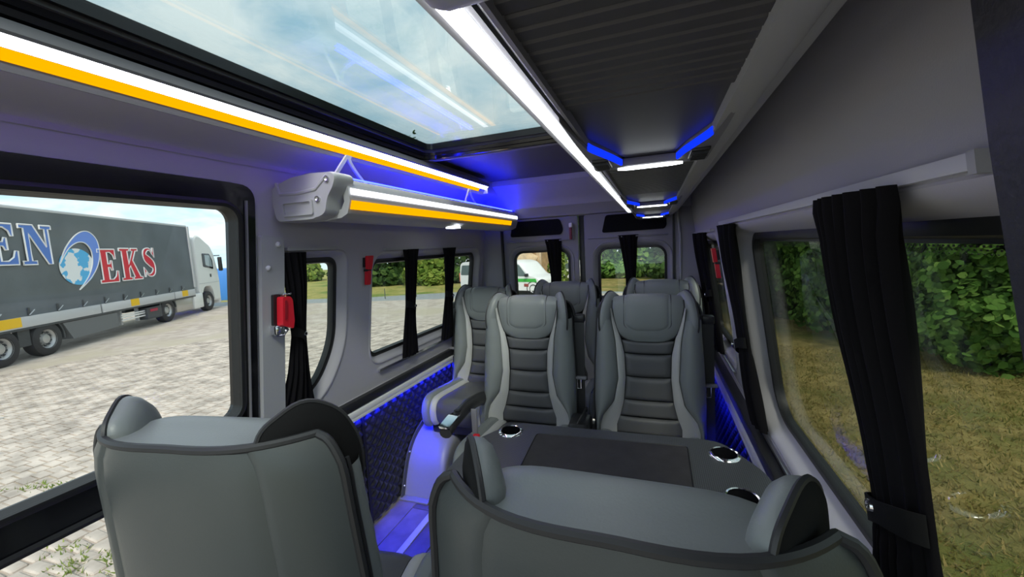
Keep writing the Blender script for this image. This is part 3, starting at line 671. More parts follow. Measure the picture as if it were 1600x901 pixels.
# ------------------------------------------------------------------ seats
Z_IN = [0.40, 0.50, 0.545, 0.618, 0.732, 0.846, 0.92, 1.0, 1.08]; V_IN = [0.150, 0.150, 0.133, 0.115, 0.105, 0.109, 0.124, 0.148, 0.168]
V_OUT = [0.229, 0.226, 0.214, 0.160, 0.138, 0.145, 0.150, 0.163, 0.172]
def hin(z): return interp(z, Z_IN, V_IN)
def hout(z): return interp(z, Z_IN, V_OUT)
def WS(z): return interp(z, [0.40, 0.62, 0.80, 0.95, 1.01, 1.045, 1.07, 1.085, 1.094, 1.10], [0.252, 0.256, 0.250, 0.241, 0.239, 0.235, 0.227, 0.219, 0.211, 0.203])
def puffed(u, v, a, p=4): return a*(1-abs(2*u-1)**p)*(1-abs(2*v-1)**p)
def make_seat(rec=6.0, sc=1.0, clen=0.44, chz=0.46, dz=0.0, flat=1.0):
    root = empty('passenger_seat')
    tr = math.tan(math.radians(rec))
    R = lambda x, y, z: (x*sc, y+max(0, z-0.42)*tr, z+dz*min(1, max(0, (z-0.42)/0.2)))
    dark = LEATHD
    # outline of the back shell
    def shell(x, z):
        w = WS(z); q = min(1, abs(x)/w)
        y = 0.045+0.085*(1-q**3.2)
        top = max(0, (z-1.03)/0.068); y -= 0.010*top*top*(1-q)
        return y
    # centre pads
    ed = [0.45, 0.535, 0.618, 0.732, 0.846, 0.912]
    for i in range(5):
        z0, z1 = ed[i]+0.002, ed[i+1]-0.002
        mb = MB()
        def fn(u, v, z0=z0, z1=z1, i=i):
            z = z0+(z1-z0)*v; hw = hin(z)-0.002; x = hw*(2*u-1)
            zz_ = z+0.006*(1-(2*u-1)**2)*(-1)+0.006
            return R(x, -0.004+0.02*(x/0.12)**2*-1*0.4-puffed(u, v, 0.009, 6)+(0.008 if (v in (0, 1) or u in (0, 1)) else 0), zz_)
        mb.grid(fn, 14, 10).build('back_pad', dark, root, smooth=70)
    # yoke around the headrest pad, wraps over the top
    def wrap(v, off):
        fz = lambda b: b if b < 1.06 else 1.06+(b-1.06)*flat
        p = [(0.0, 0.915), (-0.010, 0.95), (-0.014, 1.0), (-0.014, 1.07), (-0.006, 1.105), (0.018, 1.122), (0.060, 1.118), (0.126, 1.096)]
        q = crom([(a, fz(b) if a < 0.1 else b, 0) for a, b in p], 32)
        t = v*32; i = min(int(t), 31); w = q[i].lerp(q[i+1], t-i); n = (q[min(i+1, 32)]-q[max(i-1, 0)])
        nn = Vector((-n.y, n.x, 0)).normalized()
        return w.x+nn.x*off, w.y+nn.y*off
    def yokew(z, y):
        if y > 0.03: return 0.165+0.02*min(1, (y-0.03)/0.05)
        return interp(z, [0.912, 0.918, 0.93, 0.95, 0.98, 1.02, 1.08, 1.15], [0.07, 0.098, 0.118, 0.134, 0.146, 0.156, 0.166, 0.160])
    mb = MB()
    def fn(u, v):
        y, z = wrap(v, 0); hw = yokew(z, y); x = hw*(2*u-1)
        e = puffed(u, 0.5, 0.012 if flat == 1.0 else 0.017, 6)*(1-v**6)
        y2, z2 = wrap(v, e)
        if y2 > 0: y2 *= shell(x, 1.098)/shell(0, 1.098)
        return R(x, y2, z2)
    mb.grid(fn, 20, 36).build('headrest', LEATH, root, smooth=70)
    mb = MB()
    def fn(u, v):
        vv = 0.17+(0.66 if flat == 1.0 else 0.36)*v
        y, z = wrap(vv, 0.010); d = (z-0.972) if y < 0.0 else 1
        r = 0.03; hw = 0.106
        if y < 0 and z-0.975 < r: hw = 0.106-r+math.sqrt(max(0, r*r-(r-max(0, z-0.975))**2))
        x = hw*(2*u-1); e = puffed(u, v, 0.012, 8)
        y2, z2 = wrap(vv, 0.006+e)
        if y2 > 0: y2 *= shell(x, 1.098)/shell(0, 1.098)
        return R(x, y2, z2)
    mb.grid(fn, 16, 32).build('headrest_pad', LEATH, root, smooth=70)
    pts = [(u, 0.92) for u in (0,)]
    def padpt(s, z):
        vv = 0.17+0.66*z; y, z2 = wrap(vv, 0.0085); r = 0.03; hw = 0.108
        if y < 0 and z2-0.973 < r: hw = 0.108-r+math.sqrt(max(0, r*r-(r-max(0, z2-0.973))**2))
        if y > 0: y *= shell(hw, 1.098)/shell(0, 1.098)
        return R(s*hw, y, z2)
    vs = list(np.linspace(0.92, 0.0, 34))
    if flat == 1.0: MB().tube([padpt(-1, v) for v in vs]+[padpt(1, v) for v in vs[::-1]], 0.0028, 6).build('pad_seam', PIPE, root)
    vs = [v for v in np.linspace(0.60, 0.0, 30)]
    def yk(s, v):
        y, z2 = wrap(v, 0.001); return R(s*yokew(z2, y), y, z2)
    MB().tube([yk(-1, v) for v in vs]+[yk(1, v) for v in vs[::-1]], 0.0032, 6).build('headrest_seam', PIPE, root)
    for s in (-1, 1):
        # light stripe
        mb = MB()
        def fn(u, v):
            z = 0.45+(1.075-0.45)*v; a, b = hin(z), hout(z)
            x = a+(b-a)*u; pr_ = -0.010-0.030*interp(z, [0.45, 0.6, 0.95, 1.08], [1.0, 0.7, 0.5, 0.9])*u
            return R(s*x, pr_-puffed(u, v, 0.008, 4), z)
        mb.grid(fn, 6, 40).build('side_stripe', LEATHL, root, smooth=70)
        # bolster
        mb = MB(); rows = []
        zsb = list(np.linspace(0.42, 1.02, 26))
        for z in zsb:
            a = hout(z); w = WS(z)-0.006; F = interp(z, [0.42, 0.60, 0.85, 0.95, 1.02], [0.075, 0.068, 0.055, 0.050, 0.045])
            wr = 0.0018*math.sin(z*170+s)*interp(z, [0.78, 0.84, 0.92, 0.99], [0, 1, 1, 0])
            k = 1.0
            d = max(w-a, 0.014)
            pts = [(w-d, -0.012), (w-d*0.93, -F*0.62), (w-d*0.62, -F), (w-d*0.25, -F*0.92), (w, -F*0.45), (w+0.006, 0.0), (w+0.004, 0.05)]
            rows.append([R(s*p.x, p.y+wr, z) for p in crom([(p[0], p[1], 0) for p in pts], 14)])
        mb.loft(rows, False).build('side_bolster', LEATH, root, smooth=70)
        mb = MB(); mb.tube([R(s*(WS(z)), 0.020, z) for z in np.linspace(0.44, 1.04, 20)], 0.0042, 6).build('piping', PIPE, root)
        # wing: an angled slab beside the head
        ax = Vector((0.062, -0.108)); Ln = ax.length; ax.normalize(); nx = Vector((ax.y, -ax.x))  # nx points inward-forward? (perp)
        if nx.x > 0: nx = -nx
        outl = round_poly([(-0.02, 0.97), (0.05, 0.93), (Ln, 0.955), (Ln+0.006, 1.04), (Ln*0.80, 1.118), (0.040, 1.160), (-0.035, 1.122), (-0.045, 1.07)], [0.03, 0.03, 0.04, 0.05, 0.05, 0.04, 0.03, 0.03], 5)
        cx = sum(p[0] for p in outl)/len(outl); cz = sum(p[1] for p in outl)/len(outl)
        def wp(a, b, d):
            base = Vector((0.158, 0.066))+ax*a+nx*d
            return R(s*base.x, base.y, b)
        mb = MB(); loops = []
        for k, d in ((0.0, 0.034), (0.35, 0.033), (0.65, 0.030), (0.85, 0.024), (0.96, 0.014), (1.0, 0.003), (0.985, -0.006)):
            loops.append([wp(cx+(p[0]-cx)*k, cz+(p[1]-cz)*k, d) for p in outl])
        mb.loft(loops, True).build('headrest_wing', LEATH, root, smooth=70)
        mb = MB(); loops = []
        for k, d in ((0.985, -0.006), (0.93, -0.011), (0.6, -0.018), (0.0, -0.020)):
            loops.append([wp(cx+(p[0]-cx)*k, cz+(p[1]-cz)*k, d) for p in outl])
        mb.loft(loops, True).build('wing_back', CLOTHB, root, smooth=70)
        mb = MB(); mb.tube([wp(cx+(p[0]-cx)*1.0, cz+(p[1]-cz)*1.0, -0.004) for p in outl], 0.0045, 6, closed=True).build('wing_piping', PIPE, root)
    # back shell panels
    for a0, a1 in ((-1, -0.60), (-0.60, 0.60), (0.60, 1)):
        mb = MB()
        def fn(u, v, a0=a0, a1=a1):
            z = 0.34+(1.098-0.34)*v; q = a0+(a1-a0)*u; w = WS(z)+0.006
            e = 0.006*(1-abs(2*u-1)**12)
            x = math.copysign(abs(q), q)*w
            return R(x, shell(x, z)+e, z)
        mb.grid(fn, 20 if a0 < 0 < a1 else 12, 24).build('back_panel', SHELL, root, smooth=70)
    rim = [R(x, shell(x, 1.098)+0.002, 1.099) for x in [WS(1.098)*math.sin(t) for t in np.linspace(-PI/2, PI/2, 30)]]
    side = lambda s: [R(s*(WS(z)+0.007), 0.047, z) for z in list(np.linspace(0.40, 1.02, 12))+[1.045, 1.06, 1.075, 1.085, 1.092]]
    mb = MB(); mb.tube(side(-1)+rim+side(1)[::-1], 0.0075, 8); mb.build('rim_piping', PIPE, root)
    mb = MB(); lp = [R(x, shell(x, 1.098)-0.002, 1.090) for x in [WS(1.098)*math.sin(t) for t in np.linspace(-PI/2, PI/2, 30)]]
    mb.add(lp+[R(0, 0.03, 1.06)], [(i, i+1, 30) for i in range(29)]); mb.build('inner_lining', CLOTHB, root, smooth=70)
    mb = MB(); mb.rbox((0, 0.06, 0.42), (0.44*sc, 0.10, 0.16), 0.03); mb.build('recliner_housing', BLACKP, root)
    # cushion
    cp = [(0.03, chz-0.03), (-0.05, chz-0.008), (-0.20, chz+0.004), (-clen*0.80, chz+0.018), (-clen*0.94, chz+0.010), (-clen, chz-0.03), (-clen+0.004, chz-0.09), (-clen+0.03, chz-0.125)]
    cq = crom([(0, a, b) for a, b in cp], 26)
    cq = [Vector((0, p.y, p.z)) for p in cq]
    def cush(xa, xb, lift, e, m, nm, nx_):
        mb = MB()
        def fn(u, v):
            t = v*26; i = min(int(t), 25); p = cq[i].lerp(cq[i+1], t-i); d = cq[min(i+1, 26)]-cq[max(i-1, 0)]; n = Vector((0, d.z, -d.y)).normalized()
            if n.z < 0 and p.y > -clen*0.5: n = -n
            x = xa+(xb-xa)*u; o = lift(u)+e*(1-abs(2*u-1)**6)
            return (x*sc, p.y+n.y*o, p.z+n.z*o)
        return mb.grid(fn, nx_, 34).build(nm, m, root, smooth=70)
    cush(-0.132, 0.132, lambda u: 0, 0.010, dark, 'cushion_pad', 12)
    for s in (-1, 1):
        cush(s*0.134, s*0.172, lambda u: 0.012*u, 0.007, LEATHL, 'cushion_stripe', 6)
        cush(s*0.172, s*0.226, lambda u: 0.012+0.008*math.sin(u*PI*0.6), 0.010, LEATH, 'cushion_bolster', 8)
        mb = MB(); mb.loft([[(s*0.226*sc, p.y, p.z+0.012) for p in cq], [(s*0.238*sc, p.y*0.985, p.z-0.015) for p in cq], [(s*0.236*sc, p.y*0.97, chz-0.11) for p in cq], [(s*0.1*sc, p.y*0.9, chz-0.125) for p in cq]], False)
        mb.build('cushion_side', LEATH, root, smooth=60)
    mb = MB(); mb.rbox((0, -clen*0.48, chz-0.16), (0.40*sc, clen*0.86, 0.07), 0.015); mb.build('seat_base', BLACKP, root)
    for s in (-1, 1):
        mb = MB(); mb.rbox((s*0.15*sc, -clen*0.48, (chz-0.19)/2-0.012), (0.04, clen*0.60, chz-0.16), 0.006); mb.build('leg', BLACKP, root)
    return root
def belt(root, s=1, sc=1.0, rec=6):
    tr = math.tan(math.radians(rec)); yb = lambda z: 0.075+max(0, z-0.42)*tr
    b = MB(); rows = []
    for z in np.linspace(0.44, 1.0, 10): rows.append([(s*(0.246*sc+k), yb(z)-0.045+d, z) for k, d in ((0, 0), (0, 0.006), (0.050, 0.006), (0.050, 0))])
    w = b.loft(rows, True, True, True).build('seat_belt', BLACK, root)
    MB().rbox((s*(0.246*sc+0.025), yb(1.0)-0.03, 1.01), (0.056, 0.050, 0.04), 0.008).build('belt_guide', BLACKP, w)
    MB().tube([(s*0.245*sc, yb(1.02)-0.02, 1.025), (s*0.262*sc, yb(1.02)-0.03, 1.02), (s*0.268*sc, yb(1.02), 0.99)], 0.007, 8).build('guide_loop', BLACKP, w)
    MB().rbox((s*(0.246*sc+0.026), yb(0.70)-0.055, 0.705), (0.070, 0.024, 0.014), 0.004).build('tongue_grip', TRIM, w)
    mb = MB(); c = Vector((s*(0.246*sc+0.022), yb(0.68)-0.060, 0.672)); mb.tube([c+Vector((dx, 0, dz)) for dx, dz in ((-0.010, 0.026), (-0.010, -0.022), (0.010, -0.022), (0.010, 0.026))], 0.004, 6, closed=True); mb.build('metal_tongue', CHROME, w)
GRP = 'passenger seats'
front = make_seat(5.0)
belt(front, 1)
front.location = (-0.128, 1.955, 0)
tag(front, 'grey leather seat left of the aisle seat pair, facing the table beside the armrest', 'seat', GRP)
fr2 = copy_tree(front); fr2.location = (0.482, 1.955, 0)
tag(fr2, 'grey leather seat facing the table on its right, next to the right windows', 'seat', GRP)
rl = copy_tree(front); rl.location = (-0.080, 2.70, 0); tag(rl, 'grey leather rear seat in front of the left rear door, left of its pair', 'seat', GRP)
rr = copy_tree(front); rr.location = (0.560, 2.70, 0); tag(rr, 'grey leather rear seat in front of the right rear door, in the right corner', 'seat', GRP)
ll = make_seat(6.0, 0.94, 0.46, 0.50); ll.location = (-0.582, 2.42, 0); tag(ll, 'single grey leather seat over the blue-lit wheel arch by the left window', 'seat', GRP)
belt(ll, -1, 0.94)
br = make_seat(3.0, 1.13, 0.40, 0.43, -0.028, 0.45); br.location = (0.468, 0.572, 0); br.rotation_euler = (0, 0, PI); tag(br, 'grey leather seat with its back to the camera in front of the table', 'seat', GRP)
bl = copy_tree(br); bl.location = (-0.288, 0.555, 0.022); bl.rotation_euler = (0, 0, PI+math.radians(9)); tag(bl, 'grey leather seat with its back to the camera by the glazed left door', 'seat', GRP)
# armrest and buckles of the left front seat (parts of that seat)
ar = empty('armrest', parent=front); ar.location = (-0.255, -0.02, 0.60)
pts = [(0, 0.02, -0.03), (0, -0.08, 0.0), (0, -0.22, 0.012), (0, -0.36, -0.004), (0, -0.43, -0.022)]
lp = []
for p, (w, h) in zip(crom(pts, 14), [(0.034, 0.040-0.0012*i) for i in range(15)]):
    lp.append([(p.x+w*math.cos(a)*0.9, p.y, p.z+h*math.sin(a)) for a in np.linspace(0, 2*PI, 13)[:-1]])
MB().loft(lp, True, True, True).build('armrest_body', BLACKP, ar, smooth=60)
mb = MB(); mb.prism(round_poly([(-0.027, -0.445), (0.027, -0.445), (0.028, -0.35), (0.014, -0.26), (-0.014, -0.26), (-0.027, -0.35)], 0.006, 3), lambda a, b, d: (a, b, 0.030+0.06*(b+0.36)-(0.35*(b+0.36)**2)*4+d-0.008), 0, 0.006); mb.build('chrome_plate', CHROME, ar)
MB().rbox((0, -0.305, 0.036), (0.030, 0.022, 0.004), 0.001).build('release_button', BLACK, ar)
bk = empty('buckle', parent=front); bk.location = (-0.20, -0.26, 0.44)
MB().rbox((0, 0, 0.10), (0.030, 0.012, 0.16), 0.004).build('buckle_stalk', TRIM, bk)
MB().rbox((0.02, -0.03, 0.055), (0.032, 0.022, 0.022), 0.004).build('red_button', RED, bk)
# small black bag-like belt anchor between the front seats
an = empty('belt_anchor', parent=front); an.location = (0.29, -0.08, 0.50)
MB().rbox((0, 0, 0), (0.10, 0.14, 0.09), 0.02).build('anchor_cover', BLACKP, an)
MB().tube([(0.0, -0.07, 0.045), (0.02, -0.05, 0.08), (0.03, 0.02, 0.09), (0.02, 0.08, 0.05)], 0.006, 8).build('anchor_strap', BLACK, an)

# ------------------------------------------------------------------ table
tb = thing('table', 'dark carbon-patterned table with black mat and chrome cup holders between the facing seats', 'table', (0.36, 1.20, 0))
ou = round_poly([(-0.46, -0.235), (0.46, -0.235), (0.455, 0.04), (0.355, 0.215), (-0.365, 0.195), (-0.46, 0.02)][::1], [0.06, 0.06, 0.05, 0.05, 0.05, 0.05], 5)
cups = [(-0.352, 0.118), (0.357, 0.125), (0.366, -0.098), (-0.366, -0.110)]
holes = [[(cx+0.036*math.cos(a), cy+0.036*math.sin(a)) for a in np.linspace(0, 2*PI, 25)[:-1]] for cx, cy in cups]
mb = MB(); holed_panel(mb, ou, holes, lambda a, b, d: (a, b, 0.72+d), 0.028); mb.build('table_top', CARBON, tb)
mb = MB(); mb.loft([[(a, b, z) for a, b in offset_loop(ou, e)] for z, e in ((0.719, -0.001), (0.716, 0.004), (0.708, 0.007), (0.698, 0.006), (0.690, 0.0))], True); mb.build('edge_band', CARBON, tb)
mt = round_poly([(-0.238, -0.128), (0.248, -0.122), (0.250, 0.145), (-0.250, 0.118)], 0.014, 4)
MB().prism(mt, lambda a, b, d: (a, b, 0.7202+d), 0, 0.0022).build('table_mat', MATTE, tb)
mb = MB(); mb.tube([(a, b, 0.7215) for a, b in offset_loop(mt, 0.003)], 0.0022, 6, closed=True); mb.build('mat_groove', BLACK, tb)
for cx, cy in cups:
    c = empty('cup_holder', parent=tb); c.location = (cx, cy, 0.72)
    MB().lathe([(0.035, 0.001), (0.0355, 0.005), (0.039, 0.0065), (0.044, 0.004), (0.0465, 0.0), (0.040, -0.001)], (0, 0, 0), 36).build('chrome_ring', CHROME, c)
    MB().lathe([(0.0352, 0.003), (0.034, -0.02), (0.032, -0.075), (0.0001, -0.075)], (0, 0, 0), 28).build('cup', GLOSSB, c)
MB().tube([(0, 0, 0.01), (0, 0, 0.69)], 0.035, 18).build('pedestal', BLACKP, tb)
MB().lathe([(0.0001, 0.022), (0.06, 0.022), (0.13, 0.008), (0.14, 0.0)], (0, 0, 0), 28).build('foot', BLACKP, tb)

# ------------------------------------------------------------------ outside
G = -1.0
def ground_mat(name, c1, c2, scale, rough=0.9, c3=None, bump=(60, 0.5)):
    m = bpy.data.materials.new(name); m.use_nodes = True; t = m.node_tree; b = t.nodes['Principled BSDF']; b.inputs['Roughness'].default_value = rough; b.inputs['Specular IOR Level'].default_value = 0.2
    tcn = N(t, 'ShaderNodeTexCoord'); n = N(t, 'ShaderNodeTexNoise'); n.inputs['Scale'].default_value = scale; n.inputs['Detail'].default_value = 8; n.inputs['Roughness'].default_value = 0.65
    L(t, tcn.outputs['Object'], n.inputs['Vector'])
    r = N(t, 'ShaderNodeValToRGB'); L(t, n.outputs[0], r.inputs[0])
    r.color_ramp.elements[0].position = 0.38; r.color_ramp.elements[0].color = (*c1, 1); r.color_ramp.elements[1].position = 0.62; r.color_ramp.elements[1].color = (*c2, 1)
    last = r.outputs[0]
    if c3:
        n2 = N(t, 'ShaderNodeTexNoise'); n2.inputs['Scale'].default_value = scale*0.22; n2.inputs['Detail'].default_value = 4; L(t, tcn.outputs['Object'], n2.inputs['Vector'])
        mr = N(t, 'ShaderNodeMapRange'); mr.inputs[1].default_value = 0.48; mr.inputs[2].default_value = 0.64; L(t, n2.outputs[0], mr.inputs[0])
        mx = N(t, 'ShaderNodeMixRGB'); L(t, mr.outputs[0], mx.inputs[0]); L(t, last, mx.inputs[1]); mx.inputs[2].default_value = (*c3, 1); last = mx.outputs[0]
    L(t, last, b.inputs['Base Color'])
    nb = N(t, 'ShaderNodeTexNoise'); nb.inputs['Scale'].default_value = bump[0]; nb.inputs['Detail'].default_value = 4; L(t, tcn.outputs['Object'], nb.inputs['Vector'])
    bp = N(t, 'ShaderNodeBump'); bp.inputs['Strength'].default_value = bump[1]; bp.inputs['Distance'].default_value = 0.02; L(t, nb.outputs[0], bp.inputs['Height']); L(t, bp.outputs[0], b.inputs['Normal'])
    return m
LOT = ground_mat('lot_paving', (0.40, 0.345, 0.30), (0.56, 0.50, 0.44), 2.2, c3=(0.47, 0.42, 0.33))
STONE = mat('paver_stone', (0.50, 0.44, 0.385), 0.9, bump=(70, 0.5), var=(3, 0.3), spec=0.2)
LAWN = ground_mat('dry_lawn', (0.20, 0.16, 0.05), (0.42, 0.32, 0.12), 3.5, c3=(0.17, 0.18, 0.045), bump=(90, 0.8))
ROAD = ground_mat('road_asphalt', (0.26, 0.29, 0.30), (0.34, 0.36, 0.37), 6)
VERGE = ground_mat('verge_grass', (0.28, 0.27, 0.07), (0.42, 0.36, 0.13), 2.5, c3=(0.16, 0.22, 0.05))
def flat(name, pts, z, m):
    return struct(MB().poly([(x, y, z) for x, y in pts]).build(name, m, smooth=0))
g = flat('ground_lot', [(-70, -25), (1.25, -25), (1.25, 9), (0.0, 19.3), (-9.3, 17.6), (-14.2, 16.6), (-40, 12), (-70, 8)], G, LOT)
flat('ground_lawn', [(1.25, -25), (40, -25), (40, 60), (-4, 60), (-4, 20.5), (0.0, 19.3), (1.25, 9)], G, LAWN)
flat('road', [(-70, 8), (-40, 12), (-14.2, 16.6), (-9.3, 17.6), (0.0, 19.3), (-4, 20.5), (-4, 22), (-10.8, 20.1), (-14.7, 18.4), (-40, 13.9), (-70, 10.5)], G, ROAD)
flat('ground_verge', [(-70, 10.5), (-40, 13.9), (-14.7, 18.4), (-10.8, 20.1), (-4, 22), (-4, 60), (-70, 60)], G, VERGE)

# paving stones close to the vehicle: single stones near, the rest joined
stone = MB().rbox((0, 0, 0), (0.215, 0.105, 0.05), 0.012, seg=1)
s0 = None; far = MB(); nst = 0; cells = []
for i in range(-4, 62):
    for j in range(-4, 95):
        x = -1.9-i*0.235; y = 0.1+j*0.125
        if i % 2: y += 0.06
        if x < -14.5 or y > 11.5 or x+0.2 > -1.35: continue
        d = math.hypot(x-0.52, y); an = y/(0.52-x)
        if an < 0.22 or an > 2.6: continue
        cells.append((d, x, y))
cells.sort()
for d, x, y in cells:
    if nst < 300:
        o = s0.copy() if s0 else stone.build('paving_stone', STONE, g, smooth=30)
        if s0: COL.objects.link(o)
        else: s0 = o
        o.location = (x+random.uniform(-.01, .01), y+random.uniform(-.01, .01), G-0.008+random.uniform(-.006, .008)); o.rotation_euler = (random.uniform(-.03, .03), random.uniform(-.03, .03), PI/2*0+random.uniform(-.06, .06)); nst += 1
    elif d < 15.5:
        far.box((x, y, G-0.010+random.uniform(-.006, .006)), (0.215, 0.105, 0.05), Matrix.Rotation(random.uniform(-.05, .05), 3, 'Z') @ Matrix.Rotation(random.uniform(-.03, .03), 3, 'X'))
o = far.build('paving_field', STONE, g, smooth=0); o['kind'] = 'stuff'

def leafmat(name, cols, tr=0.35):
    m = bpy.data.materials.new(name); m.use_nodes = True; t = m.node_tree; t.nodes.clear()
    o = N(t, 'ShaderNodeOutputMaterial'); ge = N(t, 'ShaderNodeNewGeometry'); r = N(t, 'ShaderNodeValToRGB'); L(t, ge.outputs['Random Per Island'], r.inputs[0])
    r.color_ramp.elements[0].color = (*cols[0], 1); r.color_ramp.elements[1].color = (*cols[-1], 1)
    if len(cols) > 2:
        e = r.color_ramp.elements.new(0.5); e.color = (*cols[1], 1)
    d = N(t, 'ShaderNodeBsdfDiffuse'); tl = N(t, 'ShaderNodeBsdfTranslucent'); mx = N(t, 'ShaderNodeMixShader'); mx.inputs[0].default_value = tr
    L(t, r.outputs[0], d.inputs[0]); L(t, r.outputs[0], tl.inputs[0]); L(t, d.outputs[0], mx.inputs[1]); L(t, tl.outputs[0], mx.inputs[2]); L(t, mx.outputs[0], o.inputs[0])
    return m
LEAF1 = leafmat('leaf_green', [(0.07, 0.15, 0.035), (0.14, 0.27, 0.055), (0.26, 0.41, 0.10)])
LEAF2 = leafmat('leaf_dark', [(0.035, 0.072, 0.024), (0.065, 0.125, 0.035), (0.12, 0.19, 0.05)])
LEAF3 = leafmat('leaf_yellow', [(0.12, 0.20, 0.04), (0.22, 0.31, 0.06), (0.36, 0.42, 0.10)])
GRASS = leafmat('grass_blade', [(0.18, 0.19, 0.05), (0.34, 0.27, 0.10), (0.48, 0.36, 0.15)], 0.3)
BARK = mat('bark', (0.07, 0.055, 0.04), 0.9, bump=(30, 0.8))
def quads_mesh(name, V, nv, m, parent=None):
    n = len(V)//nv; me = bpy.data.meshes.new(name); me.vertices.add(len(V)); me.vertices.foreach_set('co', V.astype(np.float32).ravel())
    me.loops.add(len(V)); me.loops.foreach_set('vertex_index', np.arange(len(V), dtype=np.int32)); me.polygons.add(n)
    me.polygons.foreach_set('loop_start', np.arange(n, dtype=np.int32)*nv); me.polygons.foreach_set('loop_total', np.full(n, nv, dtype=np.int32)); me.update(calc_edges=True); me.materials.append(m)
    o = bpy.data.objects.new(name, me); COL.objects.link(o)
    if parent is not None: o.parent = parent
    return o
def crown(name, blobs, n, size, m, parent):
    """leaves with a pointed five-corner outline scattered in the outer part of ellipsoids"""
    w = np.array([b[3]*b[4]*b[5] for b in blobs])**0.67; w = w/w.sum(); out = []
    for b, k in zip(blobs, (w*n).astype(int)):
        d = rng.normal(size=(k, 3)); d /= np.linalg.norm(d, axis=1)[:, None]; r = 1-0.35*rng.random(k)**2
        lump = 1+0.16*np.sin(d[:, 0]*7+b[0])*np.sin(d[:, 2]*8+b[1])+0.12*np.sin(d[:, 1]*11)
        c = np.array(b[:3])+d*np.array(b[3:6])*(r*lump)[:, None]
        nrm = d+rng.normal(size=(k, 3))*0.55+np.array([0, 0, 0.35]); nrm /= np.linalg.norm(nrm, axis=1)[:, None]
        a = np.cross(nrm, rng.normal(size=(k, 3))); a /= np.linalg.norm(a, axis=1)[:, None]; bb = np.cross(nrm, a)
        s = size*(0.6+0.8*rng.random(k))[:, None]
        sh = np.array([(0.0, -0.5), (0.42, -0.22), (0.36, 0.22), (0.0, 0.6), (-0.36, 0.22), (-0.42, -0.22)])
        q = c[:, None, :]+s[:, None, :]*(a[:, None, :]*sh[None, :, 0:1]+bb[:, None, :]*sh[None, :, 1:2])
        out.append(q.reshape(-1, 3))
    return quads_mesh(name, np.concatenate(out), 6, m, parent)
def tree(lab, x, y, blobs, n, size, m, trunk=0.12, th=1.5, group=None, name='tree', cat='tree'):
    r = thing(name, lab, cat, (x, y, G), group=group or ('bushes on the horizon and by the shed' if cat == 'bush' else 'trees around the parking lot and lawn'))
    crown('crown', blobs, n, size, m, r)
    mb = MB(); mb.tube([(0, 0, -0.02), (0.03, 0, th*0.5), (0, 0.04, th), (0.05, 0, th*1.8)], [trunk*1.25, trunk, trunk*0.85, trunk*0.5], 9)
    for q in range(4):
        a = q*1.7; mb.tube([(0, 0.03, th*0.95), (0.5*math.cos(a), 0.5*math.sin(a), th*1.4), (1.1*math.cos(a), 1.1*math.sin(a), th*2.0)], [trunk*0.5, trunk*0.35, trunk*0.15], 6)
    mb.build('trunk', BARK, r)
    return r
# hedge of big-leaved trees to the right
tree('big-leaved green tree filling the right edge of the right window', 6.6, 8.9, [(0, 0, 1.9, 1.9, 1.4, 2.0), (0.2, -0.1, 4.0, 2.1, 1.6, 2.0), (-0.9, -0.3, 0.9, 1.0, 0.9, 0.9), (1.4, -0.6, 1.0, 1.5, 1.0, 1.1)], 42000, 0.115, LEAF1, 0.15, 1.6)
tree('green leafy tree behind the nearest right curtain', 5.2, 11.3, [(0, 0, 1.5, 1.6, 1.3, 1.6), (0, 0, 3.6, 1.9, 1.5, 2.0)], 26000, 0.12, LEAF1, 0.14, 1.5)
tree('dark green tree in the middle of the right window', 4.3, 13.6, [(0, 0, 1.6, 1.5, 1.3, 1.7), (0, 0, 3.9, 1.8, 1.5, 2.0)], 20000, 0.13, LEAF2, 0.14, 1.5)
tree('tall dark tree at the far end of the right window beside the folded curtain', 3.4, 17.0, [(0, 0, 1.9, 1.8, 1.5, 2.1), (0, 0, 4.6, 2.0, 1.6, 2.4)], 5000, 0.26, LEAF2, 0.16, 1.8)
tree('tall tree behind the hedge on the right, above the lawn', 8.6, 13.0, [(0, 0, 3.0, 3.0, 2.4, 3.2), (0, 0, 6.5, 2.8, 2.2, 2.5)], 6000, 0.30, LEAF2, 0.2, 2.5)
# trees behind the lawn seen through the right rear door
for k, (x, y, sx, sz, m, lb) in enumerate([(-3.0, 29, 2.4, 2.5, LEAF1, 'green tree left of the curtain in the right rear door window'), (0.0, 29.5, 2.6, 2.9, LEAF1, 'dense green tree right of the curtain in the right rear door window'),
    (3.0, 28, 2.6, 2.7, LEAF2, 'green tree beyond the lawn behind the right rear corner'), (-6.2, 31, 2.6, 3.4, LEAF2, 'dark tree behind the tan wooden shed'),
    (-20.5, 26.5, 2.3, 3.4, LEAF2, 'dark green tree at the left end of the large left rear window'), (-17.6, 27.5, 2.4, 3.9, LEAF2, 'tall dark tree left of the curtain in the large left rear window'),
    (-15.2, 25.6, 1.4, 2.4, LEAF3, 'bright yellow-green tree between the two curtains of the left rear window'), (-13.6, 28.0, 2.4, 3.6, LEAF2, 'dark tree behind the yellow-green tree'), (-11.0, 28.5, 2.6, 3.4, LEAF1, 'green tree behind the white van with the green stripe')]):
    tree(lb, x, y, [(0, 0, sz*0.9, sx, sx*0.8, sz), (0.2, 0, sz*1.9, sx*0.9, sx*0.7, sz*0.9), (-sx*0.5, -sx*0.6, 0.6, sx*0.7, sx*0.5, 0.8), (sx*0.5, -sx*0.6, 0.5, sx*0.7, sx*0.5, 0.7)], 3600, 0.36, m, 0.15, sz*0.6)
tree('small light green bush on the horizon in the small left window', -33.0, 31.5, [(0, 0, 0.9, 1.3, 1.0, 1.2), (0, 0, 2.0, 0.8, 0.7, 0.9)], 900, 0.4, LEAF3, 0.08, 0.8, name='bush', cat='bush')
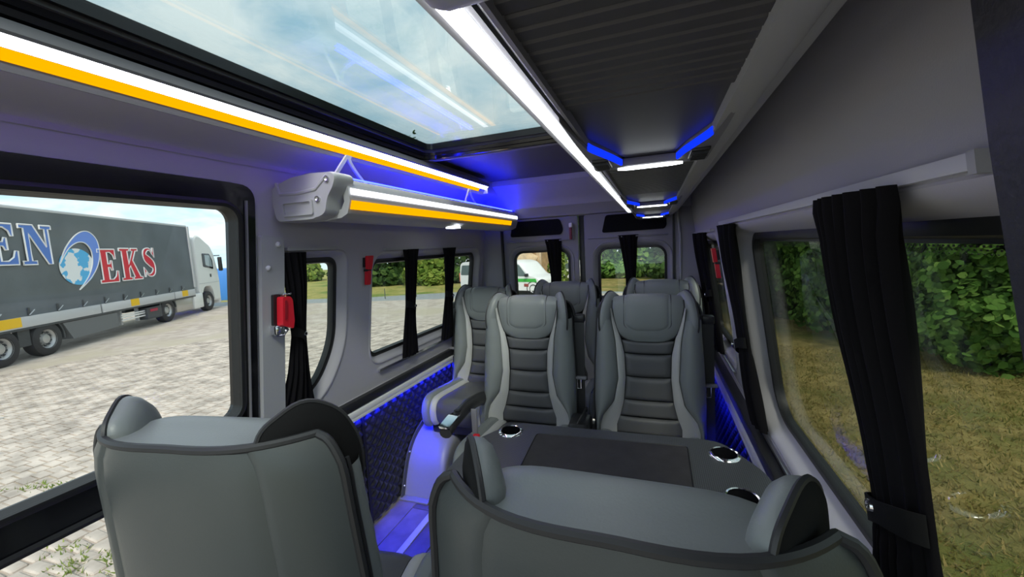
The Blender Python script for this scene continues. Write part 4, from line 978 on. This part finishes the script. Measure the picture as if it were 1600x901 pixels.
for k, x in enumerate((-38, -35.5, -30.5)):
    tree(['low hedge bush left end on the horizon of the small left window', 'low hedge bush beside the light green bush in the small left window', 'low hedge bush right of the light green bush in the small left window'][k], x, 33+k*0.3, [(0, 0, 0.5, 2.0, 0.8, 0.6)], 700, 0.35, LEAF2, 0.05, 0.4, name='bush', cat='bush')
tree('bright green bush beside the tan wooden shed in the left rear door window', -4.55, 21.5, [(0, 0, 0.9, 0.55, 0.5, 0.9), (0.1, 0, 1.7, 0.45, 0.4, 0.6)], 1300, 0.16, LEAF3, 0.05, 0.6, name='bush', cat='bush')

# grass tufts: blades on the lawn and between the stones
def blades(name, pts, h, m, lean=0.5):
    k = len(pts); a = rng.random(k)*2*PI; hh = h*(0.5+rng.random(k)); w = 0.006+0.006*rng.random(k)
    p = np.array(pts); dx = np.stack([np.cos(a), np.sin(a), 0*a], 1); b = rng.random(k)*2*PI; ln = np.stack([np.cos(b), np.sin(b), 0*b], 1)*lean*rng.random(k)[:, None]*hh[:, None]
    tip = p+ln+np.stack([0*a, 0*a, hh], 1)
    V = np.stack([p-dx*w[:, None], p+dx*w[:, None], tip], 1).reshape(-1, 3)
    o = quads_mesh(name, V, 3, m); o['kind'] = 'stuff'; return o
k = 60000; r_ = 1.5+8.5*rng.random(k)**0.8; a_ = rng.random(k)*PI*0.62+0.02
px, py = 0.9+r_*np.cos(a_), r_*np.sin(a_); ok = (px > 1.35) & (py < 12)
tag(blades('lawn_grass', np.stack([px[ok], py[ok], np.full(ok.sum(), G)], 1), 0.045, GRASS, 1.5), 'dry yellow-brown grass of the lawn outside the right window', 'grass')
cl = []
for _ in range(330):
    x = -1.9-rng.random()**1.5*5.5; y = 0.3+rng.random()*7.0
    if rng.random() > 1.25-(abs(x)-1.9)/4.6: continue
    n = rng.integers(12, 60); cl.append(np.stack([x+rng.normal(size=n)*0.07, y+rng.normal(size=n)*0.06, np.full(n, G+0.01)], 1))
for _ in range(120):
    x = -1.75-rng.random()*1.9; y = 0.35+rng.random()*1.5; n = rng.integers(20, 60)
    cl.append(np.stack([x+rng.normal(size=n)*0.05, y+rng.normal(size=n)*0.04, np.full(n, G+0.01)], 1))
tag(blades('paving_grass', np.concatenate(cl), 0.04, leafmat('paving_grass_blade', [(0.13, 0.19, 0.05), (0.24, 0.32, 0.08), (0.38, 0.42, 0.14)]), 1.4), 'green grass tufts growing between the paving stones left of the vehicle', 'grass')

# ------------------------------------------------------------------ truck
TA = math.atan2(0.839, -0.544)
TARP = mat('grey_tarp', (0.125, 0.145, 0.165), 0.5, bump=(4, 0.3), var=(0.8, 0.12))
TYRE = mat('tyre', (0.035, 0.034, 0.036), 0.8); RIMM = mat('rim_grey', (0.50, 0.50, 0.50), 0.4, metal=0.5); CHAS = mat('chassis_dark', (0.06, 0.065, 0.07), 0.6); GREYP = mat('side_rail_grey', (0.55, 0.56, 0.58), 0.5)
YEL = mat('reflector_yellow', (0.90, 0.55, 0.02), 0.4); LBLUE = mat('letter_blue', (0.10, 0.22, 0.62), 0.5); LRED = mat('letter_red', (0.70, 0.03, 0.06), 0.5); LWHT = mat('letter_white', (0.85, 0.85, 0.86), 0.5)
tl = thing('semi_trailer', 'grey tarpaulin truck trailer with blue and red letters and a globe outside the glazed door', 'trailer', (-15.364, 5.008, G), TA)
# local frame: x forward along the truck, y to the far side (away from the vehicle), z up
def wheel(parent, x, r=0.48, w=0.30, y=0.0, hub=0.10):
    q = empty('wheel', parent=parent); q.location = (x, y, r)
    MB().lathe([(0.27, 0.02), (0.30, -0.01), (r-0.06, -0.015), (r-0.01, 0.02), (r, 0.06), (r, w-0.06), (r-0.01, w-0.02), (r-0.06, w), (0.27, w)], (0, 0, 0), 32, 'y').build('tyre', TYRE, q)
    mb = MB(); mb.lathe([(0.285, 0.0), (0.28, 0.03), (0.24, 0.06), (0.22, 0.12), (0.15, 0.11), (0.12, 0.05), (0.0001, 0.03)], (0, 0, 0), 28, 'y')
    mb.build('rim', RIMM, q)
    mb = MB()
    for k in range(10):
        a = k*PI/5; mb.lathe([(0.0001, 0.07), (0.014, 0.075), (0.016, 0.115)], (0.175*math.cos(a), 0, 0.175*math.sin(a)), 8, 'y')
        mb.box((0.205*math.cos(a+PI/10), 0.105, 0.205*math.sin(a+PI/10)), (0.05, 0.03, 0.05), Matrix.Rotation(-a-PI/10, 3, 'Y'))
    mb.build('wheel_nut', CHAS, q, smooth=0)
    return q
def FT(a, b, d): return (a, -d, b)
TLN = -4.1
mb = MB()
def fn(u, v):
    x = TLN+(9.28-TLN)*u; z = 1.20+(4.16-1.20)*v
    return (x, -0.015*math.sin(x*2.1+z)*math.sin(PI*v)-0.008*math.sin(x*5.3)*(1-v), z)
mb.grid(fn, 90, 16)
mb.loft([[(TLN, 0, 4.16), (TLN, 0.12, 4.24), (TLN, 2.35, 4.24), (TLN, 2.5, 4.16), (TLN, 2.5, 1.2)], [(9.28, 0, 4.16), (9.28, 0.12, 4.24), (9.28, 2.35, 4.24), (9.28, 2.5, 4.16), (9.28, 2.5, 1.2)]], False)
mb.add([(9.28, 0, 1.2), (9.28, 0, 4.16), (9.28, 0.12, 4.24), (9.28, 2.35, 4.24), (9.28, 2.5, 4.16), (9.28, 2.5, 1.2)], [(0, 1, 2, 3, 4, 5)])
mb.build('tarpaulin', TARP, tl)
MB().rbox((2.6, 0.05, 4.20), (13.4, 0.10, 0.10), 0.03).build('roof_rail', GREYP, tl)
mb = MB(); mb.box((9.30, 0.02, 2.75), (0.10, 0.14, 2.9)); mb.build('corner_post', GREYP, tl, smooth=0)
mb = MB(); mb.box((9.30, 0.08, 2.5), (0.05, 0.06, 2.4))
for q in range(14): mb.box((9.31, -0.02, 1.5+q*0.18), (0.06, 0.03, 0.02))
mb.build('post_clips', CHAS, tl, smooth=0)
for x0, x1 in ((TLN, 3.35), (3.42, 7.55), (7.60, 9.25)):
    MB().rbox(((x0+x1)/2, -0.01, 1.07), (x1-x0, 0.05, 0.30), 0.01).build('side_rail', GREYP, tl)
MB().box((2.6, 1.25, 1.10), (13.3, 2.4, 0.2)).build('deck', CHAS, tl, smooth=0)
MB().rbox((2.6, 0.0, 0.885), (13.3, 0.06, 0.06), 0.01).build('chassis_rail', CHAS, tl)
for x0, x1 in ((-1.2, 0.55), (4.80, 5.25), (8.15, 8.6)):
    MB().box(((x0+x1)/2, -0.040, 1.09), (x1-x0, 0.01, 0.26)).build('reflector', YEL, tl, smooth=0)
for q in range(11):
    x = -1.0+q*0.92; st = empty('tarp_strap', parent=tl); st.location = (x, 0, 1.30)
    MB().box((0, -0.02, 0.0), (0.05, 0.02, 0.30)).build('strap', CHAS, st, smooth=0)
    MB().tube([(-0.03, -0.04, -0.05), (0.05, -0.06, 0.03), (0.13, -0.05, 0.08)], 0.016, 6).build('buckle', ALU, st)
for x in (-1.31, 0.0, 1.31): wheel(tl, x)
MB().box((0.655, 0.10, 0.66), (0.34, 0.12, 0.52)).build('mudguard', CHAS, tl, smooth=0)
MB().loft([[(1.31+0.60*math.cos(a), 0.02, 0.48+0.60*math.sin(a)), (1.31+0.60*math.cos(a), 0.32, 0.48+0.60*math.sin(a)), (1.31+0.55*math.cos(a), 0.32, 0.48+0.55*math.sin(a)), (1.31+0.55*math.cos(a), 0.02, 0.48+0.55*math.sin(a))] for a in np.linspace(-0.15, 1.6, 12)], True, True, True).build('mudguard', CHAS, tl)
MB().prism([(2.15, 0.30), (4.10, 0.34), (4.10, 0.84), (1.85, 0.84)], FT, -0.5, 0.0).build('storage_box', mat('box_grey', (0.16, 0.17, 0.18), 0.5), tl, smooth=0)
for z in (0.50, 0.60, 0.68): MB().rbox((5.05, 0.05, z), (1.45, 0.05, 0.055), 0.01).build('side_bar', WHITE, tl)
for x in (4.6, 5.5): MB().box((x, 0.25, 0.62), (0.09, 0.09, 0.6)).build('landing_leg', GREYP, tl, smooth=0)
MB().box((6.05, 0.1, 0.55), (0.9, 0.3, 0.45)).build('underride_box', CHAS, tl, smooth=0)
MB().box((6.0, -0.06, 0.66), (0.45, 0.01, 0.10)).build('red_plate', mat('plate_red', (0.45, 0.02, 0.06), 0.5), tl, smooth=0)
# lettering
GE = [(0, 0), (1, 0), (1.03, .34), (.93, .34), (.86, .18), (.70, .09), (.50, .09), (.50, .46), (.60, .45), (.65, .36), (.73, .36), (.73, .66), (.65, .66), (.60, .56), (.5, .55), (.5, .91), (.68, .91), (.82, .83), (.87, .70), (.95, .70), (.95, 1), (0, 1), (0, .91), (.15, .91), (.15, .09), (0, .09)]
GK = [(0, 0), (.52, 0), (.52, .08), (.42, .08), (.42, .36), (.50, .46), (.68, .08), (.60, .08), (.60, 0), (1.10, 0), (1.10, .08), (1.0, .08), (.66, .62), (.86, .92), (.98, .92), (.98, 1), (.60, 1), (.60, .92), (.70, .92), (.42, .50), (.42, .92), (.52, .92), (.52, 1), (0, 1), (0, .92), (.12, .92), (.12, .08), (0, .08)]
GN = [(0, 0), (.42, 0), (.42, .09), (.28, .09), (.28, .78), (.80, 0), (.93, 0), (.93, .91), (1.03, .91), (1.03, 1), (.66, 1), (.66, .91), (.8, .91), (.8, .45), (.45, 1), (0, 1), (0, .91), (.14, .91), (.14, .09), (0, .09)]
sp = [p for p in crom([(.80, .76, 0), (.66, .92, 0), (.44, .94, 0), (.22, .84, 0), (.24, .66, 0), (.50, .53, 0), (.76, .38, 0), (.76, .17, 0), (.54, .06, 0), (.30, .08, 0), (.10, .26, 0)], 50)]
wd = [0.03+0.10*math.exp(-((k-18)/6)**2)+0.13*math.exp(-((k-27)/6)**2)*0.9+0.05*math.exp(-((k-36)/5)**2) for k in range(51)]
lft, rgt = [], []
for k, p in enumerate(sp):
    d = (sp[min(k+1, 50)]-sp[max(k-1, 0)]).normalized(); n = Vector((-d.y, d.x, 0)); lft.append(((p+n*wd[k]).x, (p+n*wd[k]).y)); rgt.append(((p-n*wd[k]).x, (p-n*wd[k]).y))
GS = [(.90, .66), (.90, 1.0), (.82, 1.0)]+rgt[2:-2][::1]+[(.02, .34), (.02, 0.0), (.10, 0.0)]+lft[2:-2][::-1]
def letter(glyph, x, z, w, h, m, shear=0.0):
    pts = [(x+w*a+shear*b, z+h*b) for a, b in glyph]
    o = MB().prism(pts, FT, 0.022, 0.026).build('letter', m, tl, smooth=0)
    mb = MB(); mb.tube([FT(a, b, 0.026) for a, b in pts], 0.024, 4, closed=True); mb.build('letter_outline', LWHT, o, smooth=0)
letter(GE, -0.10, 2.64, 0.90, 1.10, LBLUE); letter(GN, 0.93, 2.63, 0.97, 1.12, LBLUE)
letter(GE, 3.55, 1.92, 0.85, 1.16, LRED); letter(GK, 4.58, 1.94, 1.00, 1.18, LRED); letter(GS, 5.80, 2.0, 0.80, 1.16, LRED)
gm = bpy.data.materials.new('globe_print'); gm.use_nodes = True; t_ = gm.node_tree; b_ = t_.nodes['Principled BSDF']
tcn = N(t_, 'ShaderNodeTexCoord'); n_ = N(t_, 'ShaderNodeTexNoise'); n_.inputs['Scale'].default_value = 2.2; n_.inputs['Detail'].default_value = 5; L(t_, tcn.outputs['Object'], n_.inputs['Vector'])
r_n = N(t_, 'ShaderNodeValToRGB'); r_n.color_ramp.interpolation = 'CONSTANT'; r_n.color_ramp.elements[0].color = (0.10, 0.48, 0.85, 1); r_n.color_ramp.elements[1].color = (0.85, 0.88, 0.90, 1); r_n.color_ramp.elements[1].position = 0.49
L(t_, n_.outputs[0], r_n.inputs[0]); L(t_, r_n.outputs[0], b_.inputs['Base Color'])
ge = MB().prism([(2.70+0.68*math.cos(a), 2.52+0.58*math.sin(a)) for a in np.linspace(0, 2*PI, 41)[:-1]], FT, 0.022, 0.028).build('globe_emblem', gm, tl, smooth=0)
po = crom([(2.05, 2.62, 0), (2.35, 3.12, 0), (2.85, 3.56, 0), (3.30, 3.66, 0), (3.62, 3.40, 0), (3.66, 2.95, 0), (3.48, 2.50, 0), (3.10, 2.10, 0), (2.62, 1.78, 0)], 40); pi_ = crom([(2.05, 2.62, 0), (2.40, 3.05, 0), (2.78, 3.28, 0), (3.10, 3.28, 0), (3.30, 3.08, 0), (3.33, 2.80, 0), (3.25, 2.50, 0), (3.02, 2.15, 0), (2.62, 1.78, 0)], 40)
mb = MB(); mb.loft([[FT(p.x, p.y, 0.032), FT(q.x, q.y, 0.032)] for p, q in zip(po, pi_)], False); so = mb.build('swoosh', mat('swoosh_blue', (0.16, 0.30, 0.80), 0.5), ge, smooth=0)
mb = MB(); mb.tube([FT(p.x, p.y, 0.032) for p in po], 0.018, 4); mb.tube([FT(p.x, p.y, 0.032) for p in pi_], 0.018, 4); mb.build('swoosh_outline', LWHT, ge, smooth=0)
# tractor
tk = thing('tractor_truck', 'white truck cab with a dark side window pulling the grey trailer', 'truck', (-15.364, 5.008, G), TA)
cabp = round_poly([(9.72, 1.05), (9.80, 0.90), (10.0, 0.9), (10.02, 1.0), (10.25, 1.22), (10.85, 1.22), (11.05, 0.95), (11.10, 0.45), (11.80, 0.40), (11.88, 1.3), (11.80, 2.0), (11.55, 2.95), (11.25, 3.35), (10.3, 3.82), (9.95, 3.85), (9.72, 3.6)], 0.08, 4)
mb = MB(); loops = []
for k, d in ((0.94, 0.0), (0.985, -0.04), (1.0, 0.06-0.2), (1.0, -2.3), (0.98, -2.4)):
    loops.append([FT(10.7+(a-10.7)*k, 2.1+(b-2.1)*k, d) for a, b in cabp])
tri = tessellate_polygon([[Vector((a, b, 0)) for a, b in cabp]])
mb.loft(loops, True); mb.add(loops[0], [tuple(q) for q in tri]); mb.add(loops[-1], [tuple(q) for q in tri]); mb.build('cab', WHITE, tk)
MB().prism(round_poly([(10.32, 2.25), (11.30, 2.10), (11.28, 2.55), (11.05, 2.90), (10.32, 2.92)], 0.06, 3), FT, 0.0, 0.015).build('side_window', GLOSSB, tk, smooth=0)
MB().prism(round_poly([(10.55, 2.32), (11.22, 2.20), (11.18, 2.55), (11.0, 2.82), (10.55, 2.84)], 0.05, 3), FT, 0.015, 0.02).build('window_reflection_pane', mat('painted_reflection', (0.35, 0.42, 0.45), 0.1), tk, smooth=0)  # pale colour stands in for a reflection on the dark side window
MB().rbox((11.62, -0.22, 2.35), (0.22, 0.16, 0.75), 0.05).build('mirror', BLACKP, tk)
MB().rbox((11.60, -0.10, 2.80), (0.08, 0.30, 0.05), 0.02).build('mirror_arm', BLACKP, tk)
MB().rbox((10.95, -0.005, 1.78), (0.14, 0.02, 0.16), 0.008).build('door_handle', CHAS, tk)
MB().rbox((10.75, -0.005, 1.42), (2.0, 0.015, 0.025), 0.005).build('panel_gap', GREYP, tk)
wheel(tk, 7.05, 0.50); wheel(tk, 10.52, 0.50, y=0.0)
MB().loft([[(7.05+0.62*math.cos(a), 0.0, 0.5+0.62*math.sin(a)), (7.05+0.62*math.cos(a), 0.35, 0.5+0.62*math.sin(a)), (7.05+0.57*math.cos(a), 0.35, 0.5+0.57*math.sin(a)), (7.05+0.57*math.cos(a), 0.0, 0.5+0.57*math.sin(a))] for a in np.linspace(0.1, 3.0, 14)], True, True, True).build('mudguard', CHAS, tk)
MB().rbox((8.35, 0.3, 0.58), (1.35, 0.6, 0.60), 0.08).build('fuel_tank', mat('tank_grey', (0.50, 0.47, 0.44), 0.35, metal=0.4), tk)
MB().rbox((9.50, 0.25, 0.62), (0.85, 0.55, 0.72), 0.05).build('step_box', WHITE, tk)
MB().box((8.6, 1.25, 0.75), (5.6, 0.9, 0.25)).build('chassis', CHAS, tk, smooth=0)
MB().rbox((11.80, 1.2, 0.50), (0.25, 2.3, 0.5), 0.08).build('bumper', WHITE, tk)

# low barrier beam at the left edge
r = thing('barrier_beam', 'white and red beam end low over the paving at the left picture edge', 'barrier', (-9.6, 2.75, G+0.35), math.radians(115))
MB().rbox((-1.1, 0, 0), (2.2, 0.12, 0.10), 0.02).build('beam', GREYP, r); MB().rbox((0.06, 0, 0), (0.12, 0.10, 0.09), 0.02).build('red_end', RED, r); MB().box((-0.9, 0, -0.20), (0.08, 0.08, 0.31)).build('foot', CHAS, r, smooth=0)
# blue container, white hall on the horizon
r = thing('container', 'blue container far behind the truck cab', 'container', (-27.5, 19.2, G), TA)
MB().rbox((0, 0, 1.0), (5.0, 2.4, 2.0), 0.03).build('body', mat('container_blue', (0.05, 0.22, 0.60), 0.5), r)
mb = MB()
for q in range(24): mb.box((-2.4+q*0.21, -1.22, 1.0), (0.10, 0.05, 1.85))
for q in range(24): mb.box((-2.4+q*0.21, 1.22, 1.0), (0.10, 0.05, 1.85))
mb.build('corrugation', mat('container_blue', (0.05, 0.22, 0.60), 0.5), r, smooth=0)

# ------------------------------------------------------------------ white van with green stripe
vn = thing('delivery_van', 'white van with a green stripe parked behind the vehicle', 'van', (-9.70, 19.72, G), math.radians(-17))
GRN = mat('stripe_green', (0.05, 0.42, 0.06), 0.4); CARGL = mat('car_window', (0.10, 0.14, 0.14), 0.08)
side = round_poly([(0.0, 0.35), (0.45, 0.24), (5.15, 0.24), (5.32, 0.40), (5.30, 0.78), (5.10, 0.90), (4.72, 0.98), (4.15, 1.60), (3.75, 1.72), (0.25, 1.72), (0.08, 1.60), (0.0, 0.95)], 0.12, 4)
tri = tessellate_polygon([[Vector((a, b, 0)) for a, b in side]])
mb = MB(); loops = []
for k, d in ((0.975, 0.0), (0.99, -0.05), (1.0, -0.20), (1.0, -1.55), (0.985, -1.70), (0.95, -1.75)):
    loops.append([(2.6+(a-2.6)*k, -d, 0.9+(b-0.9)*k) for a, b in side])
mb.loft(loops, True); mb.add(loops[0], [tuple(q) for q in tri]); mb.add(loops[-1], [tuple(q) for q in tri]); mb.build('body', WHITE, vn)
MB().prism(round_poly([(3.55, 0.98), (4.58, 0.95), (4.10, 1.53), (3.55, 1.58)], 0.06, 3), FT, -0.005, 0.012).build('door_window', CARGL, vn, smooth=0)
MB().prism(round_poly([(0.14, 1.02), (1.05, 1.02), (1.05, 1.55), (0.26, 1.55)], 0.08, 3), FT, -0.005, 0.012).build('quarter_window', CARGL, vn, smooth=0)
MB().prism([(1.2, 0.68), (5.12, 0.68), (5.06, 0.84), (1.2, 0.84)], FT, -0.005, 0.014).build('green_stripe', GRN, vn, smooth=0)
MB().prism(round_poly([(0.22, 1.02), (1.55, 1.02), (1.50, 1.55), (0.30, 1.55)], 0.08, 3), lambda a, b, d: (-0.012-d+0.10*max(0, (b-0.95)), a, b), -0.03, 0.02).build('rear_window', CARGL, vn, smooth=0)
MB().rbox((0.03, 0.06, 0.88), (0.10, 0.10, 0.50), 0.03).build('tail_lamp', mat('lamp_orange', (0.65, 0.12, 0.04), 0.3), vn)
MB().rbox((4.62, -0.12, 1.02), (0.14, 0.20, 0.16), 0.04).build('mirror', BLACKP, vn)
MB().rbox((5.22, 0.12, 0.62), (0.16, 0.26, 0.16), 0.05).build('headlamp', mat('lamp_clear', (0.6, 0.6, 0.6), 0.1), vn)
for x, cc in ((3.9, (0.18, 0.10, 0.10)), (4.5, (0.30, 0.06, 0.05))):
    MB().rbox((x, -0.004, 0.52), (0.26, 0.03, 0.15), 0.02).build('side_emblem', mat('emblem_%d' % int(x*10), cc, 0.4), vn)
MB().rbox((1.0, 0.4, 1.75), (0.5, 0.12, 0.06), 0.01).build('roof_marker', YEL, vn)
for x in (0.95, 4.90):
    w_ = wheel(vn, x, 0.34, 0.2, y=-0.02)
    for c in w_.children: c.scale = (0.68, 0.66, 0.68)
    MB().lathe([(0.38, -0.012), (0.34, -0.008)], (x, 0, 0.34), 28, 'y').build('wheel_arch_edge', BLACKP, vn)
c2 = thing('white_car', 'white car partly hidden behind the curtain in the left rear door window', 'car', (-5.55, 24.4, G), math.radians(-8))
sd2 = round_poly([(0, 0.3), (2.4, 0.3), (2.4, 0.75), (1.9, 0.85), (1.5, 1.35), (0.3, 1.38), (0, 0.8)], 0.10, 3)
tri = tessellate_polygon([[Vector((a, b, 0)) for a, b in sd2]]); mb = MB(); loops = [[(1.2+(a-1.2)*k, -d, 0.8+(b-0.8)*k) for a, b in sd2] for k, d in ((0.94, 0), (1, -0.1), (1, -1.4), (0.94, -1.5))]
mb.loft(loops, True); mb.add(loops[0], [tuple(q) for q in tri]); mb.add(loops[-1], [tuple(q) for q in tri]); mb.build('body', WHITE, c2)
MB().prism([(0.45, 0.9), (1.6, 0.9), (1.38, 1.25), (0.5, 1.27)], FT, 0.0, 0.015).build('side_window', CARGL, c2, smooth=0)
for x in (0.5, 1.95):
    q = wheel(c2, x, 0.30, 0.2, y=-0.01)
    for c in q.children: c.scale = (0.62, 0.62, 0.62)
# tan wooden shed behind the van
sh = thing('wooden_shed', 'tan wooden shed with leaning boards behind the white van', 'shed', (-7.4, 22.6, G), math.radians(-6))
WD = [mat('board_a', (0.55, 0.37, 0.21), 0.8, var=(3, 0.2)), mat('board_b', (0.42, 0.26, 0.13), 0.8, var=(3, 0.25)), mat('board_c', (0.62, 0.45, 0.28), 0.8, var=(3, 0.2))]
for k in range(9): MB().rbox((-1.0+k*0.32, 0, 1.5), (0.30, 0.05, 3.0), 0.008).build('board', WD[k % 3], sh)
MB().rbox((0.30, -0.25, 2.70), (2.9, 0.5, 0.16), 0.02).build('roof_edge', WD[1], sh)
MB().rbox((0.85, -0.35, 1.65), (1.25, 0.05, 1.0), 0.01, Matrix.Rotation(math.radians(28), 3, 'Y') @ Matrix.Rotation(math.radians(-14), 3, 'X')).build('leaning_panel', WD[2], sh)
MB().rbox((1.45, -0.20, 0.9), (0.28, 0.06, 1.9), 0.01, Matrix.Rotation(math.radians(8), 3, 'Y')).build('leaning_panel', WD[0], sh)
MB().box((0.3, 0.9, 1.4), (2.7, 1.6, 2.7)).build('shed_core', WD[1], sh, smooth=0)
# stakes beside the road
for k, (x, y) in enumerate(((-13.2, 17.7), (-11.7, 18.4), (-9.9, 18.9))):
    tag(MB().tube([(x, y, G), (x, y, G+0.55)], 0.02, 6).build('road_stake', CHAS), ['thin dark stake beside the road, leftmost in the left rear window', 'thin dark stake beside the road, right of the first window curtain', 'thin dark stake beside the road near the second window curtain'][k], 'stake', 'road stakes')
